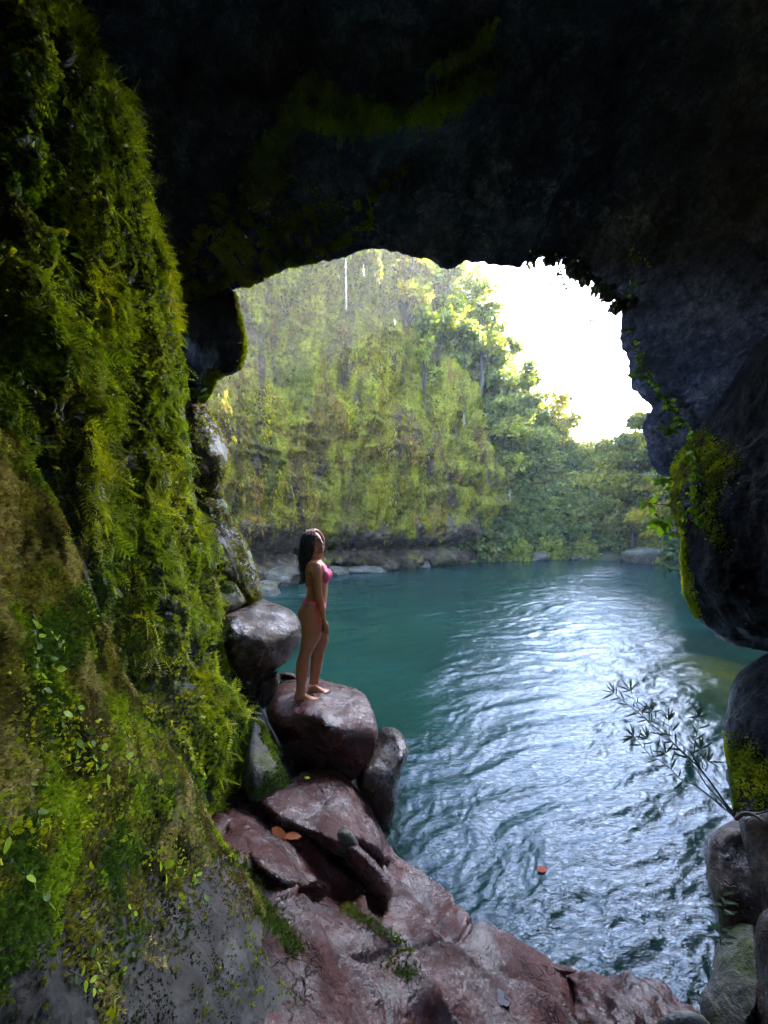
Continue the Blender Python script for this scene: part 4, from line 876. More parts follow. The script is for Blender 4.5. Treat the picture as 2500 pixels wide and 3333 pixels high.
# ------------------------------------------------------------------ tubes, trees
def tube(path, rad, k=6):
    p = np.asarray(path, float); rad = np.broadcast_to(np.asarray(rad, float), (len(p),)) if np.ndim(rad) else np.full(len(p), rad)
    t = nrm_(np.gradient(p, axis=0)); ref = np.array([.31, .2, .93])
    a = nrm_(np.cross(t, ref)); b = np.cross(t, a); th = np.arange(k)/k*2*math.pi
    V = (p[:, None]+(a[:, None]*np.cos(th)[None, :, None]+b[:, None]*np.sin(th)[None, :, None])*rad[:, None, None]).reshape(-1, 3)
    T = []
    for i in range(len(p)-1):
        for j in range(k):
            q = i*k+j; s = i*k+(j+1) % k; T += [[q, s, s+k], [q, s+k, q+k]]
    n = len(V); V = np.vstack([V, p[:1], p[-1:]])
    for j in range(k): T += [[n, (j+1) % k, j], [n+1, (len(p)-1)*k+j, (len(p)-1)*k+(j+1) % k]]
    return V, np.array(T)
def join(parts):
    Vs, Ts, n = [], [], 0
    for V, T in parts: Vs.append(V); Ts.append(T+n); n += len(V)
    return np.vstack(Vs), np.vstack(Ts)
def wob(a, b, n, amp, r):
    t = np.linspace(0, 1, n)[:, None]; p = np.array(a)*(1-t)+np.array(b)*t
    w_ = np.cumsum(r.normal(size=(n, 3)), 0); w_ = w_-w_[0]-(w_[-1]-w_[0])*t
    return p + w_*amp
def tree(u, vtop, Y, wpx, label, base_z=None, vcrown=None, cols=None, dens=1.0, lean=0, seed=0, leaf=(.14, .3)):
    r = np.random.default_rng(seed+500)
    s = Y/F; x = (u-U0)*s; ztop = H-(vtop-V0)*s
    zb = base_z if base_z is not None else float(bed_height(np.array([x]), np.array([Y]))[0])
    zc0 = H-(vcrown-V0)*s if vcrown else zb+(ztop-zb)*.4
    hw = wpx*s/2; hh = (ztop-zc0)/2; root = empty('tree', (x-lean, Y, zb)); tag(root, label, 'tree', 'trees beyond the pool')
    parts = []; trunk = wob((0, 0, 0), (lean, 0, zc0+hh*1.2-zb), 9, .12, r); rad = np.linspace(.045, .012, 9)*(ztop-zb)*.35
    parts.append(tube(trunk, rad, 7)); lobes = []
    nl = int(9+hw*3.2)
    for i in range(nl):
        a = r.uniform(0, 6.28); q = r.random()**.5; zz = r.uniform(-1, 1); k = math.sqrt(max(0, 1-zz*zz*.75))
        c = np.array([lean+math.cos(a)*hw*.78*q*k, math.sin(a)*hw*.7*q*k, (zc0-zb)+hh+zz*hh*.85])
        lobes.append((c, r.uniform(.22, .42)*min(hw, hh*1.2)))
        j = r.integers(3, 8); parts.append(tube(wob(trunk[j], c, 6, .08, r), np.linspace(rad[j]*.5, .015, 6), 4))
    V, T = join(parts); mesh_obj('trunk', V, T, M['bark'], root)
    n = int(2600*dens*min(3.2, .5+hw*hh*.12)); k = r.integers(0, len(lobes), n)
    cen = np.array([l[0] for l in lobes])[k]; R_ = np.array([l[1] for l in lobes])[k]
    d = nrm_(r.normal(size=(n, 3))); rr = r.random(n)**.45
    P_ = cen + d*np.array([1.15, 1.1, .75])*(R_*rr)[:, None]
    keep = fbm(P_+seed*3, 1.1, 2) > -.32; P_ = P_[keep]; d = d[keep]
    Fr = frames(nrm_(d+np.array([0, 0, .6])), r, .8, .1, .8)
    cols = cols or [(.07, .12, .02), (.11, .16, .02), (.05, .09, .02)]
    V, T, Cc = place(LEAF3, P_, Fr, r.uniform(leaf[0], leaf[1], len(P_)), palette(P_+seed, cols, .5), r, .4)
    mesh_obj('crown', V, T, M['tree'], root, col=Cc, smooth=False)
yel = [(.42, .34, .015), (.32, .30, .02), (.18, .20, .02)]  # yellow of sunlit crowns put into the leaf colours
mid = [(.22, .25, .03), (.29, .30, .04), (.15, .18, .03)]
blu = [(.18, .21, .05), (.23, .26, .06), (.13, .16, .045)]
for a in [
    # u, v top, Y, width px, label
    (1330, 780, 24.5, 200, 'bright tree at the upper left of the forest, touching the rim of the cave mouth', 12, 1020, yel, 1.2),
    (1420, 840, 27, 240, 'tall leafy tree right beside the cliff top, under the dark tooth of rock', 9, 1150, mid, 1.3),
    (1560, 870, 30, 210, 'tall airy tree whose crown stands out against the white sky', 8, 1150, mid, 1.2),
    (1380, 1000, 25.5, 170, 'green tree leaning out over the mossy cliff edge', 8, 1240, mid, 1.2),
    (1500, 1060, 28, 230, 'dense tree in the middle of the steep wooded edge', 5.5, 1330, blu, 1.2),
    (1620, 1070, 32, 150, 'small crowned tree below the airy tall one', 8, 1280, blu, 1.0),
    (1600, 1200, 31, 220, 'broad bluish green tree above the layered rock', 4.5, 1460, blu, 1.2),
    (1700, 1170, 35, 170, 'feathery tree on the slanting skyline, above the yellow crowned one', 6, 1420, blu, 1.1),
    (1640, 1330, 31, 190, 'dark green tree just right of the grey cliff ledges', 1.5, 1620, mid, 1.2),
    (1790, 1270, 40, 200, 'yellow crowned tree at the low end of the skyline', 6, 1500, yel, 1.0),
    (1740, 1400, 34, 210, 'tree with slim trunks in the middle of the forest slope', 1.2, 1640, blu, 1.2),
    (1860, 1420, 40, 170, 'low sunlit yellow tree in the dip of the skyline', 4, 1560, yel, 1.0),
    (1850, 1520, 36, 210, 'shaded tree under the dip of the skyline', 1.2, 1720, mid, 1.2),
    (1700, 1560, 32.5, 190, 'short bushy tree near the water on the far shore', .6, 1770, blu, 1.2),
    (1950, 1580, 36, 150, 'short tree behind the large far boulders', 1.2, 1740, mid, 1.1),
    (2045, 1335, 30, 270, 'tall sunlit tree on the right, with a yellow top beside the dark rock', .8, 1775, [(.28, .25, .02), (.17, .18, .03), (.12, .14, .03)], 2.2),
    (2150, 1430, 27, 190, 'thin leaved tree half hidden by the right edge of the cave mouth', .8, 1770, yel, 2.2),
    (2080, 1560, 31, 150, 'low dense tree at the foot of the tall sunlit one', .8, 1760, mid, 1.1)]:
    tree(*a[:5], base_z=a[5], vcrown=a[6], cols=a[7], dens=a[8], seed=int(a[0]*7+a[1]), lean=random.uniform(-.4, .4))
# bushes by the far water
for k, (u, v, Y, wpx, hpx, lab) in enumerate([(1680,1822,29.5,110,70,'leafy bush at the waterline beside the cliff end'), (1790,1818,30.5,120,90,'wide low bush on the middle of the far shore'), (1890,1816,31,110,80,'bush left of the far driftwood rocks'), (2180,1820,27,130,150,'dark bush on the right bank above the low rock')]):
    r = np.random.default_rng(k+40); s = Y/F; x = (u-U0)*s; root = empty('bush', (x, Y, 0)); tag(root, lab, 'bush', 'bushes along the far shore')
    n = 2600; d = nrm_(r.normal(size=(n, 3))); d[:, 2] = np.abs(d[:, 2]); P_ = d*np.array([wpx*s/2, wpx*s/2.5, hpx*s])*(r.random((n, 1))**.4)
    V, T, Cc = place(LEAF3, P_, frames(d, r, .7, 0, .8), r.uniform(.12, .24, n), palette(P_+k*9, mid, .8), r, .4); mesh_obj('crown', V, T, M['tree'], root, col=Cc, smooth=False)
    V, T = join([tube(wob((0, 0, -.2), P_[j]*.8, 5, .05, r), np.linspace(.04, .012, 5), 4) for j in range(0, 200, 20)]); mesh_obj('trunk', V, T, M['bark'], root)

# ------------------------------------------------------------------ small plants, leaf by leaf
def surf(V, T, u, v):
    idx = np.unique(T.ravel()); uu, vv = w2px(V[idx]); k = idx[np.argmin((uu-u)**2+(vv-v)**2)]
    a, b, c = V[T[:, 0]], V[T[:, 1]], V[T[:, 2]]; m = np.any(T == k, axis=1)
    n = nrm_(np.cross(b[m]-a[m], c[m]-a[m]).sum(0)); return V[k], n
SURF = {}
def fast_surf(key, V, T):
    idx = np.unique(T.ravel()); N = vnormals(V, T); uu, vv = w2px(V); ok = idx[(V[idx, 1] > .3)]
    SURF[key] = (V, N, ok, uu[ok], vv[ok])
def sf(key, u, v):
    V, N, ok, uu, vv = SURF[key]; k = ok[np.argmin((uu-u)**2+(vv-v)**2)]; return V[k], N[k]
fast_surf('wall', wallV, wallT); fast_surf('slope', slopeV, slopeT); fast_surf('cave', caveV, caveT); fast_surf('right', rwV, rwT); fast_surf('ledge', ledgeV, ledgeT)
def solid_leaf(wd, fold=.12, curl=.15, n=5, shape='oval'):
    V, T = [], []
    for i in range(n+1):
        t = i/n
        w_ = wd*(math.sin(math.pi*t**.8)**.7 if shape == 'oval' else (math.sin(math.pi*min(1, t*1.02))**.55)*(1-t*.35)) if 0 < t < 1 else wd*.02
        z = -curl*t*t
        V += [(-w_, t, z+fold*w_), (0, t, z), (w_, t, z+fold*w_)]
    for i in range(n):
        for j in (0, 1):
            a = i*3+j; T += [[a, a+1, a+4], [a, a+4, a+3]]
    return np.array(V), np.array(T)
def leafdata(name, wd, mat, **k):
    V, T = solid_leaf(wd, **k); o = mesh_obj(name, V, T, mat); me = o.data; bpy.data.objects.remove(o); return me
def flatcol(name, c, trans=.4, gloss=.16, rough=.45):
    m = NT(name); n = m.noise(25, 4, .6); col = m.mix(1., c, m.ramp(n, [(.3, .6), (.7, 1.3)]), 'MULTIPLY')
    p = m.pbsdf(col, rough, None, gloss); t = m.n('ShaderNodeBsdfTranslucent'); m.l(m.mix(1., col, (1.3, 1.3, .5), 'MULTIPLY'), t.inputs[0])
    x = m.n('ShaderNodeMixShader'); x.inputs[0].default_value = trans; m.l(p.outputs[0], x.inputs[1]); m.l(t.outputs[0], x.inputs[2]); return m.out(x.outputs[0])
L_bright = flatcol('bright_leaf', (.28, .42, .01)); L_green = flatcol('green_leaf', (.09, .17, .015)); L_dark = flatcol('willow_leaf', (.03, .05, .012), .25); L_yel = flatcol('yellow_leaf', (.5, .36, .01))
L_orange = flatcol('dead_leaf', (.25, .07, .02), .1); L_big = flatcol('broad_leaf', (.14, .24, .012), .55); L_twig = flatcol('shaded_leaf', (.03, .045, .02), .2)
def put_leaf(me, parent, pos, grow, up, size, name='leaf', tilt=0):
    g = nrm_(np.array(grow, float)); x = nrm_(np.cross(g, up)); z = np.cross(x, g)
    if tilt: x, z = x*math.cos(tilt)+z*math.sin(tilt), z*math.cos(tilt)-x*math.sin(tilt)
    o = bpy.data.objects.new(name, me); C.objects.link(o); o.parent = parent
    o.matrix_local = Matrix.Translation(Vector(pos)-parent.location) @ Matrix(((x[0], g[0], z[0], 0), (x[1], g[1], z[1], 0), (x[2], g[2], z[2], 0), (0, 0, 0, 1))) @ Matrix.Diagonal((size, size, size, 1))
    return o
OV = leafdata('leaf', .30, L_bright); OVg = leafdata('leaf', .30, L_green); OVn = leafdata('leaf', .22, L_bright); NARROW = leafdata('leaf', .075, L_dark, shape='lance', curl=.1, fold=.4)
BROAD = leafdata('leaf', .26, L_big, curl=.25); YELL = leafdata('leaf', .3, L_yel, curl=.3); TWIGL = leafdata('leaf', .3, L_twig)
r5 = np.random.default_rng(55)
def creeper(key, path, label, size, n, me=OV, alt=None, lift=.012, cat='plant', group=None, stem_r=.0012, both=True):
    pp = resample(np.array(path, float), 14, closed=False); W, Nn = zip(*[sf(key, *q) for q in pp]); W = np.array(W)+np.array(Nn)*lift; Nn = np.array(Nn)
    for _ in range(3): W[1:-1] = (W[:-2]+W[2:]+W[1:-1]*2)/4
    if key == 'wall': size *= .72; n = int(n*1.6)
    root = empty('creeping_plant', tuple(W[0])); tag(root, label, cat, group)
    V, T = tube(W, np.linspace(stem_r*1.3, stem_r*.6, len(W)), 4); mesh_obj('stem', V-np.array(W[0]), T, M['stem'], root)
    t = nrm_(np.gradient(W, axis=0))
    for i in range(n):
        k = (i+.5)/n*(len(W)-1); a = int(k); f = k-a; p = W[a]*(1-f)+W[min(a+1, len(W)-1)]*f
        side = nrm_(np.cross(t[a], Nn[a]))*(1 if i % 2 else -1)
        g = side*.9+t[a]*.45+Nn[a]*.25+r5.normal(size=3)*.22
        put_leaf(alt if (alt and r5.random() < .3) else me, root, p, g, Nn[a]+r5.normal(size=3)*.3, size*r5.uniform(.7, 1.15))
    return root
for key, path, lab, size, n in [
    ('slope', [(85,1990),(110,2080),(150,2170),(190,2200)], 'arching sprig of bright round leaves at the left edge of the slope', .035, 12),
    ('slope', [(90,2120),(115,2200),(130,2270)], 'dense bunch of bright round leaves directly beneath the arching sprig', .033, 12),
    ('slope', [(150,2060),(200,2110)], 'small bright sprig right of the arching one', .028, 6),
    ('slope', [(180,2250),(195,2330),(190,2370)], 'single drooping bright leaf pair over white drops of water', .045, 4),
    ('slope', [(232,2290),(255,2340),(275,2400),(330,2460)], 'stem with three large round leaves in a row on the near slope', .036, 5),
    ('slope', [(230,2410),(245,2460)], 'lone pointed leaf left of the row of three round leaves', .04, 2),
    ('slope', [(285,2460),(310,2510),(350,2530)], 'pair of bright leaves just under the row of three', .038, 4),
    ('slope', [(390,2370),(400,2400),(425,2430)], 'small sprig of round leaves near the upper edge of the slope', .03, 5),
    ('slope', [(390,2470),(430,2500)], 'wide bright leaf lying near the slope edge', .045, 3),
    ('slope', [(425,2530),(455,2590)], 'upright pair of bright leaves in the middle of the slope', .04, 4),
    ('slope', [(450,2510),(520,2570)], 'tiny fern like sprig beside the upright pair of leaves', .026, 8),
    ('slope', [(520,2640),(560,2650),(600,2640)], 'bright leaf cluster on the slope edge above the bare grey rock', .035, 7),
    ('slope', [(495,2780),(525,2820),(530,2850)], 'large upright yellow green leaves at the centre of the slope foot', .045, 4),
    ('slope', [(545,2800),(590,2830)], 'three leaves at the border of moss and grey rock', .038, 4),
    ('slope', [(625,2830),(635,2870)], 'thin leaved sprig at the tip of the moss, on grey rock', .035, 4),
    ('slope', [(650,2910),(665,2960)], 'lone bright leaf hanging over the bare grey rock', .04, 2),
    ('slope', [(100,2650),(115,2700)], 'forked leaf pair at the far left, half way down the slope', .03, 3),
    ('slope', [(0,2700),(15,2740)], 'bright leaf cut off by the left edge of the picture', .035, 2),
    ('slope', [(50,2850),(90,2880)], 'shiny wet leaf low on the left of the slope', .028, 4),
    ('slope', [(120,2950),(155,2960)], 'pale leaf above the lowest cluster on the left', .025, 3),
    ('slope', [(200,3170),(260,3200),(310,3250)], 'yellowish leaves in a clump near the bottom left corner', .03, 7),
    ('slope', [(265,3120),(310,3150)], 'single leaf on dark rock near the bottom left', .03, 2),
    ('slope', [(400,2960),(430,3000)], 'faded little leaves low on the slope', .024, 3),
    ('wall', [(100,1040),(125,1090),(145,1170),(170,1200)], 'trailing stem with bright leaves on the upper left wall', .05, 7),
    ('wall', [(230,820),(225,900)], 'long drooping bright leaf on the upper left wall', .09, 3),
    ('wall', [(260,900),(290,970)], 'broad strap leaf beside the long drooping one', .08, 3),
    ('wall', [(85,470),(125,500)], 'leaf sprig high on the left wall', .05, 5),
    ('wall', [(340,1070),(370,1110)], 'star shaped rosette of leaves in the middle of the left wall', .06, 7),
    ('wall', [(85,600),(100,640)], 'small bright sprig below the highest one on the left wall', .05, 4),
    ('wall', [(440,1400),(450,1450)], 'bright sprig on the wall level with the oval lump of rock', .05, 5),
    ('wall', [(430,2050),(470,2090)], 'rusty orange and green leaf tuft above the bare patch of wall', .045, 5),
    ('wall', [(680,2010),(700,2070)], 'leaf tuft on the wall edge level with the big bulging boulder', .05, 5),
    ('wall', [(530,1700),(560,1760)], 'tongue shaped ferny leaves on the wall beside the leaning slab', .07, 6),
    ('wall', [(740,2210),(745,2260)], 'bright leaves on the lower edge of the left wall', .045, 4)]:
    creeper(key, path, lab, size, n, OV if 'round' in lab or r5.random() < .5 else OVn, OVg, group='small leafy plants on the left wall and slope')
# right wall vines
def vine(path, label, n, size, me=OVg, alt=OV, key='cave', Ys=None, jit=9, rr=.004, cat='vine'):
    pp = resample(np.array(path, float), 12, closed=False)
    if Ys is None: W = np.array([np.array(sf(key, *q)[0]) for q in pp]); W = W*.985+np.array([0, 0, H])*.015
    else:
        yy = np.interp(np.linspace(0, 1, len(pp)), np.linspace(0, 1, len(Ys)), Ys); W = px2w(pp, yy)
    for _ in range(4): W[1:-1] = (W[:-2]+W[2:]+W[1:-1]*2)/4
    root = empty('vine', tuple(W[0])); tag(root, label, cat)
    V, T = tube(W, np.linspace(rr, rr*.6, len(W)), 5); mesh_obj('stem', V-W[0], T, M['stem'], root); t = nrm_(np.gradient(W, axis=0))
    for i in range(n):
        a = r5.integers(0, len(W)); p = W[a]+r5.normal(size=3)*.02
        g = nrm_(r5.normal(size=3)*.6+np.array([-.2, -.2, -.7])); put_leaf(alt if r5.random() < .45 else me, root, p, g, np.array([0, -1, .5])+r5.normal(size=3)*.4, size*r5.uniform(.6, 1.2))
    return root
vine([(2050,800),(2075,815),(2064,849),(2059,929),(2052,960),(2056,998),(2064,1048),(2071,1122),(2076,1157)], 'thin leafy vine hanging straight down the dark rock at the right of the cave mouth', 34, .07)
vine([(2076,1157),(2094,1177),(2104,1217),(2124,1257),(2148,1291),(2183,1331),(2218,1366),(2238,1391)], 'vine crossing the dark rock diagonally towards the mossy overhang on the right', 110, .075)
vine([(2238,1391),(2228,1431),(2198,1460),(2181,1495),(2178,1540),(2185,1600),(2196,1680)], 'leafy vine down the left edge of the right overhang', 80, .06, key='right')
vine([(2240,1400),(2250,1450),(2262,1500),(2270,1560),(2255,1600),(2268,1650),(2275,1700)], 'brightest vine, yellow green, down the middle of the right overhang', 130, .07, OV, OVg, key='right')
vine([(2225,1560),(2215,1620),(2225,1700),(2235,1790)], 'short vine between the two longer ones on the right overhang', 40, .05, key='right')
vine([(2064,799),(2085,830),(2110,865)], 'faint tuft of vine at the top right of the cave mouth', 22, .055)
def Zz(o, s, pts): return [(o[0]+x*s, o[1]+y*s) for x, y in pts]
for pts, n, lab, Y in [
    ([(925,215),(935,255),(950,300),(970,360),(1000,410),(1030,450),(1060,480),(1085,515),(1110,535)], 3, 'longest bare twig dangling from the rim against the white sky', 6.2),
    ([(950,300),(925,350),(880,410)], 1, 'short twig slanting down left of the longest one', 6.2), ([(860,220),(890,280),(915,360),(935,435)], 1, 'straight thin twig hanging left of the other two', 6.25),
    ([(1085,520),(1120,518),(1150,510),(1175,495),(1180,478)], 2, 'twig end that curls up to the right below the rim', 6.2)]:
    vine(Zz((1200,700), .663, pts), lab, n, .085, TWIGL, TWIGL, Ys=[Y, Y-.1], rr=.015, cat='twig')
strips(caveV, caveT, [([(1800,845),(1850,862),(1900,900),(1960,950),(2010,990)], 8), ([(1740,845),(1800,842)], 6)], 420, 61, .1, 'small dark leaves fringing the rim against the sky', 'hanging_leaves', LEAF3, ((.03, .04, .02), (.04, .05, .02)), 'leaf', (.1, 1, .3))
def spray(u, v, Y, n, size, label, mes, base, cat='plant'):
    b = P(*base, Y+.05); root = empty('leafy_branch', b); tag(root, label, cat); c = P(u, v, Y)
    W = wob(b, c, 7, .01, r5); V, T = tube(W, np.linspace(.006, .003, 7), 5); mesh_obj('stem', V-np.array(b), T, M['stem'], root)
    for i in range(n):
        a = i/n*6.28; g = np.array([math.cos(a)-.3, -.35+r5.normal()*.3, math.sin(a)*.8-.35]); put_leaf(mes[int(r5.integers(len(mes)))] , root, W[-1-int(i % 2)], g, np.array([0, -1, .7]), size*r5.uniform(.75, 1.15))
spray(2100, 1635, 4.15, 6, .12, 'broad leaved sprig with one yellow leaf sticking out over the water on the right', [BROAD, BROAD, BROAD, YELL], (2190,1650))
spray(2150, 1695, 4.1, 7, .15, 'cluster of large green leaves at the tip of the right overhang', [BROAD], (2200,1710))
spray(2150, 1560, 4.2, 5, .11, 'dark green leaves just above the sprig with the yellow leaf', [BROAD, OVg], (2190,1560))
spray(2178, 1735, 4.05, 4, .09, 'small leaves under the large leaf cluster on the right', [BROAD, OVg], (2205,1725))
spray(2172, 1395, 4.35, 5, .13, 'dull green broad leaves in front of the black rock on the right', [OVg], (2215,1385))
spray(2071, 1225, 4.9, 2, .17, 'single long leaf hanging beside the diagonal vine', [OVg], (2085,1190))
spray(655, 1280, 4.7, 9, .11, 'leafy tuft hanging below the black rock on the left', [OVg, OV], (640,1255))
# narrow leaved shrub over the water
def shrub():
    o5 = (1850, 2150); s5 = .39180; Yb = 2.85
    b = P(2398, 2668, Yb); root = empty('narrow_leaved_shrub', b); tag(root, 'thin shrub with narrow willow like leaves leaning over the water at the right', 'shrub')
    stems = [([(1420,1330),(1300,1180),(1180,1010),(1080,880),(940,750),(820,640),(740,570),(660,500),(590,440),(540,400),(450,330),(380,270)], .0085, 2.86, 3.2),
             ([(1410,1320),(1250,1190),(1130,1090),(1060,1040),(920,980),(840,890),(760,830),(680,790),(620,720),(540,630)], .0065, 2.84, 3.05),
             ([(1400,1330),(1280,1180),(1150,1040),(1060,900),(960,780),(880,700),(780,560),(700,470),(690,430)], .0055, 2.88, 3.1),
             ([(1100,900),(1040,800),(1050,690),(1075,580),(1080,500),(1080,470)], .0045, 2.96, 3.0),
             ([(1075,870),(1020,770),(900,660),(840,560),(830,500)], .004, 2.97, 3.08), ([(1120,900),(1100,800),(1095,740)], .0035, 2.95, 2.97),
             ([(850,680),(700,560),(600,420),(540,310),(515,250)], .004, 3.05, 3.15), ([(860,900),(850,820),(810,770)], .0025, 2.96, 3.), ([(740,790),(740,700),(660,650)], .0028, 2.99, 3.04), ([(1140,920),(1160,840)], .0025, 2.93, 2.95)]
    for pts, rad, y0, y1 in stems:
        pp = resample(np.array(Zz(o5, s5, pts)), 9, closed=False); yy = np.linspace(y0, y1, len(pp)); W = px2w(pp, yy)
        V, T = tube(W, np.linspace(rad, rad*.35, len(W)), 6); mesh_obj('stem', V-np.array(b), T, M['stem'], root)
        t = nrm_(np.gradient(W, axis=0)); n = len(W)
        for k in range(int(n*.45), n, 2):
            side = nrm_(np.cross(t[k], [0, -1, 0]))*(1 if (k//2) % 2 else -1); g = t[k]*.7+side*.8+r5.normal(size=3)*.25
            put_leaf(NARROW, root, W[k], g, np.array([0, -1, .8])+r5.normal(size=3)*.3, r5.uniform(.06, .105))
        for q in range(6):
            a = q/6*6.28; g = t[-1]*.9+np.array([math.cos(a), math.sin(a)*.5, math.sin(a+.5)])*.85+r5.normal(size=3)*.15; put_leaf(NARROW, root, W[-1], g, np.array([0, -1, .8]), r5.uniform(.07, .115))
shrub()
def rosette(u, v, Y, n, size, label):
    b = P(u, v, Y); root = empty('small_shrub', b); tag(root, label, 'shrub')
    V, T = tube(np.array([(0, 0, 0), (.005, .0, .05), (.0, .0, .11)]), .003, 5); mesh_obj('stem', V, T, M['stem'], root)
    for i in range(n):
        a = i*2.4; z = .12*i/n; put_leaf(LANCE, root, (b[0], b[1], b[2]+z), (math.cos(a), math.sin(a)*.5-.2, .45), (0, -.3, 1), size*r5.uniform(.7, 1.1))
LANCE = leafdata('leaf', .13, flatcol('grey_green_leaf', (.05, .08, .035), .3), shape='lance')
rosette(2352, 2975, 2.3, 9, .075, 'small grey green tuft of pointed leaves on the dark boulders, lower right')
rosette(2345, 3075, 2.25, 13, .085, 'larger pointed leaved tuft under the small one, lower right')
def roots(path, Y, rad, label):
    W = px2w(resample(smooth_poly(path, 2, False), 8, closed=False), np.full(1, Y)) if False else None
    pp = resample(smooth_poly(path, 2, False), 8, closed=False); W = px2w(pp, np.linspace(Y[0], Y[1], len(pp)))
    V, T = tube(W, np.linspace(rad, rad*.5, len(W)), 6); o = mesh_obj('root', V, T, M['root']); tag(o, label, 'root')
roots([(2395,2665),(2430,2640),(2470,2660),(2500,2690)], (2.62, 2.45), .012, 'pale gnarled root on top of the mossy grey column')
roots([(2400,2650),(2440,2655),(2500,2640)], (2.65, 2.5), .009, 'thin straight root crossing the gnarled one')
def grass_tuft():
    b = P(715, 2080, 3.3); root = empty('grass_tuft', b); tag(root, 'sparse tuft of thin grass on the wall edge before the bulging boulder', 'grass')
    for i in range(9):
        e = np.array([r5.uniform(-.02, .16), r5.uniform(-.05, .05), r5.uniform(.05, .2)]); V, T = tube(wob((0, 0, 0), e, 5, .004, r5), np.linspace(.0022, .0008, 5), 3)
        mesh_obj('blade', V, T, L_bright, root)
grass_tuft()

# fallen leaves, floating leaf, pebble plate, puddle, driftwood, trickles
def ground_leaf(u, v, Y, size, rot, me, label, nm='fallen_leaf', up=(0, -.5, 1)):
    g = np.array([math.cos(rot), math.sin(rot), -.05]); e = bpy.data.objects.new(nm, me); C.objects.link(e); g = nrm_(g); x = nrm_(np.cross(g, up)); z = np.cross(x, g); p = P(u, v, Y)
    e.matrix_world = Matrix.Translation(p) @ Matrix(((x[0], g[0], z[0], 0), (x[1], g[1], z[1], 0), (x[2], g[2], z[2], 0), (0, 0, 0, 1))) @ Matrix.Diagonal((size, size, size, 1)); tag(e, label, 'leaf')
DEAD = leafdata('leaf', .2, L_orange, curl=.2)
ground_leaf(885, 2695, 2.62, .13, -.5, DEAD, 'curled orange dead leaf in the crevice, the upper of the two')
ground_leaf(925, 2722, 2.56, .11, .2, DEAD, 'flat orange dead leaf in the crevice, the lower of the two')
ground_leaf(990, 2532, 3.12, .05, .2, OVn, 'tiny yellow green leaf lying on the wet red slab')
ground_leaf(1750, 2835, yz(2838, .03), .1, .4, leafdata('leaf', .3, flatcol('pinkish_leaf', (.30, .07, .05), .0, .05, .8), curl=.05), 'pinkish dead leaf floating on the water', 'floating_leaf', (0, 0, 1))
pud = resample(smooth_poly([(650+x*S7, 2400+y*S7) for x, y in [(1165,1010),(1205,985),(1240,1040),(1290,1075),(1345,1150),(1320,1170),(1270,1140),(1225,1105),(1180,1075)]], 2), 10)
pud = pud + 9*np.stack([fbm(np.c_[pud/22., pud[:, 0]*0], 1, 3), fbm(np.c_[pud/22., pud[:, 0]*0+9], 1, 3)], 1)
def puddle():
    m = NT('puddle_water'); g = m.pbsdf((.02, .012, .012), .06, m.bump(m.noise(20, 3), .25, .01), .1); mat = m.out(g.outputs[0])
    W0 = np.array([sf('ledge', *q)[0] for q in pud]); z = np.quantile(W0[:, 2], .62); W = px2w(pud, yz(pud[:, 1], z)); c = W.mean(0)
    V = np.vstack([W, W-np.array([0, 0, .02]), [c], [c-np.array([0, 0, .02])]]); n = len(W); T = []
    for i in range(n):
        j = (i+1) % n; T += [[2*n, i, j], [2*n+1, n+j, n+i], [i, n+i, n+j], [i, n+j, j]]
    tag(mesh_obj('puddle', V, np.array(T), mat, smooth=False), kind='structure')
puddle()
x, y = at(2000, 1800); dw = wob((x-1.9, y-1.2, 1.35), (x+1.6, y-1.0, 1.5), 12, .05, r5); V1 = tube(dw, np.linspace(.05, .09, 12), 6); V2 = tube(wob(dw[9], dw[9]+np.array([.5, 0, .45]), 5, .03, r5), np.linspace(.05, .02, 5), 5)
root = empty('driftwood', tuple(dw[0])); tag(root, 'long thin driftwood branch lying over the large brown boulder on the far right shore', 'driftwood'); V, T = V1; mesh_obj('branch', V-dw[0], T, M['root'], root); V, T = V2; mesh_obj('side_branch', V-dw[0], T, M['root'], root)
x, y = at(1790, 1805); dw = wob((x-.6, y, .3), (x+2.0, y+.2, 2.0), 9, .05, r5); V, T = tube(dw, np.linspace(.07, .04, 9), 6); tag(mesh_obj('fallen_branch', V, T, M['root']), 'pale fallen branch slanting out of the shrubs on the far shore', 'branch')
def wmat():
    m = NT('falling_water'); p = m.pbsdf((.75, .8, .85), .15, None, .8); t = m.n('ShaderNodeBsdfTransparent'); x = m.n('ShaderNodeMixShader'); x.inputs[0].default_value = .3
    m.l(t.outputs[0], x.inputs[1]); m.l(p.outputs[0], x.inputs[2]); return m.out(x.outputs[0])
WM = wmat()
for u, v0, v1, Y, lab in [(1125,835,1010,19,'longest thread of water falling in front of the cliff top'), (1183,860,900,19.5,'short thread of water right of the longest one'), (1285,1035,1058,19,'tiny falling drop trail before the first tree'),
    (1442,1025,1050,18,'falling drop trail in front of the forest, upper middle'), (1510,1340,1385,18,'bright falling drop trail in front of the grey ledges'), (1659,1590,1632,18,'falling drop trail above the far bushes')]:
    a, b = P(u, v0, Y), P(u+2, v1, Y); n = 9; V, T = tube(wob(a, b, n, .006, r5), np.linspace(.009, .015, n), 5); tag(mesh_obj('water_trickle', V, T, WM), lab, 'water trickle', 'threads of falling water')

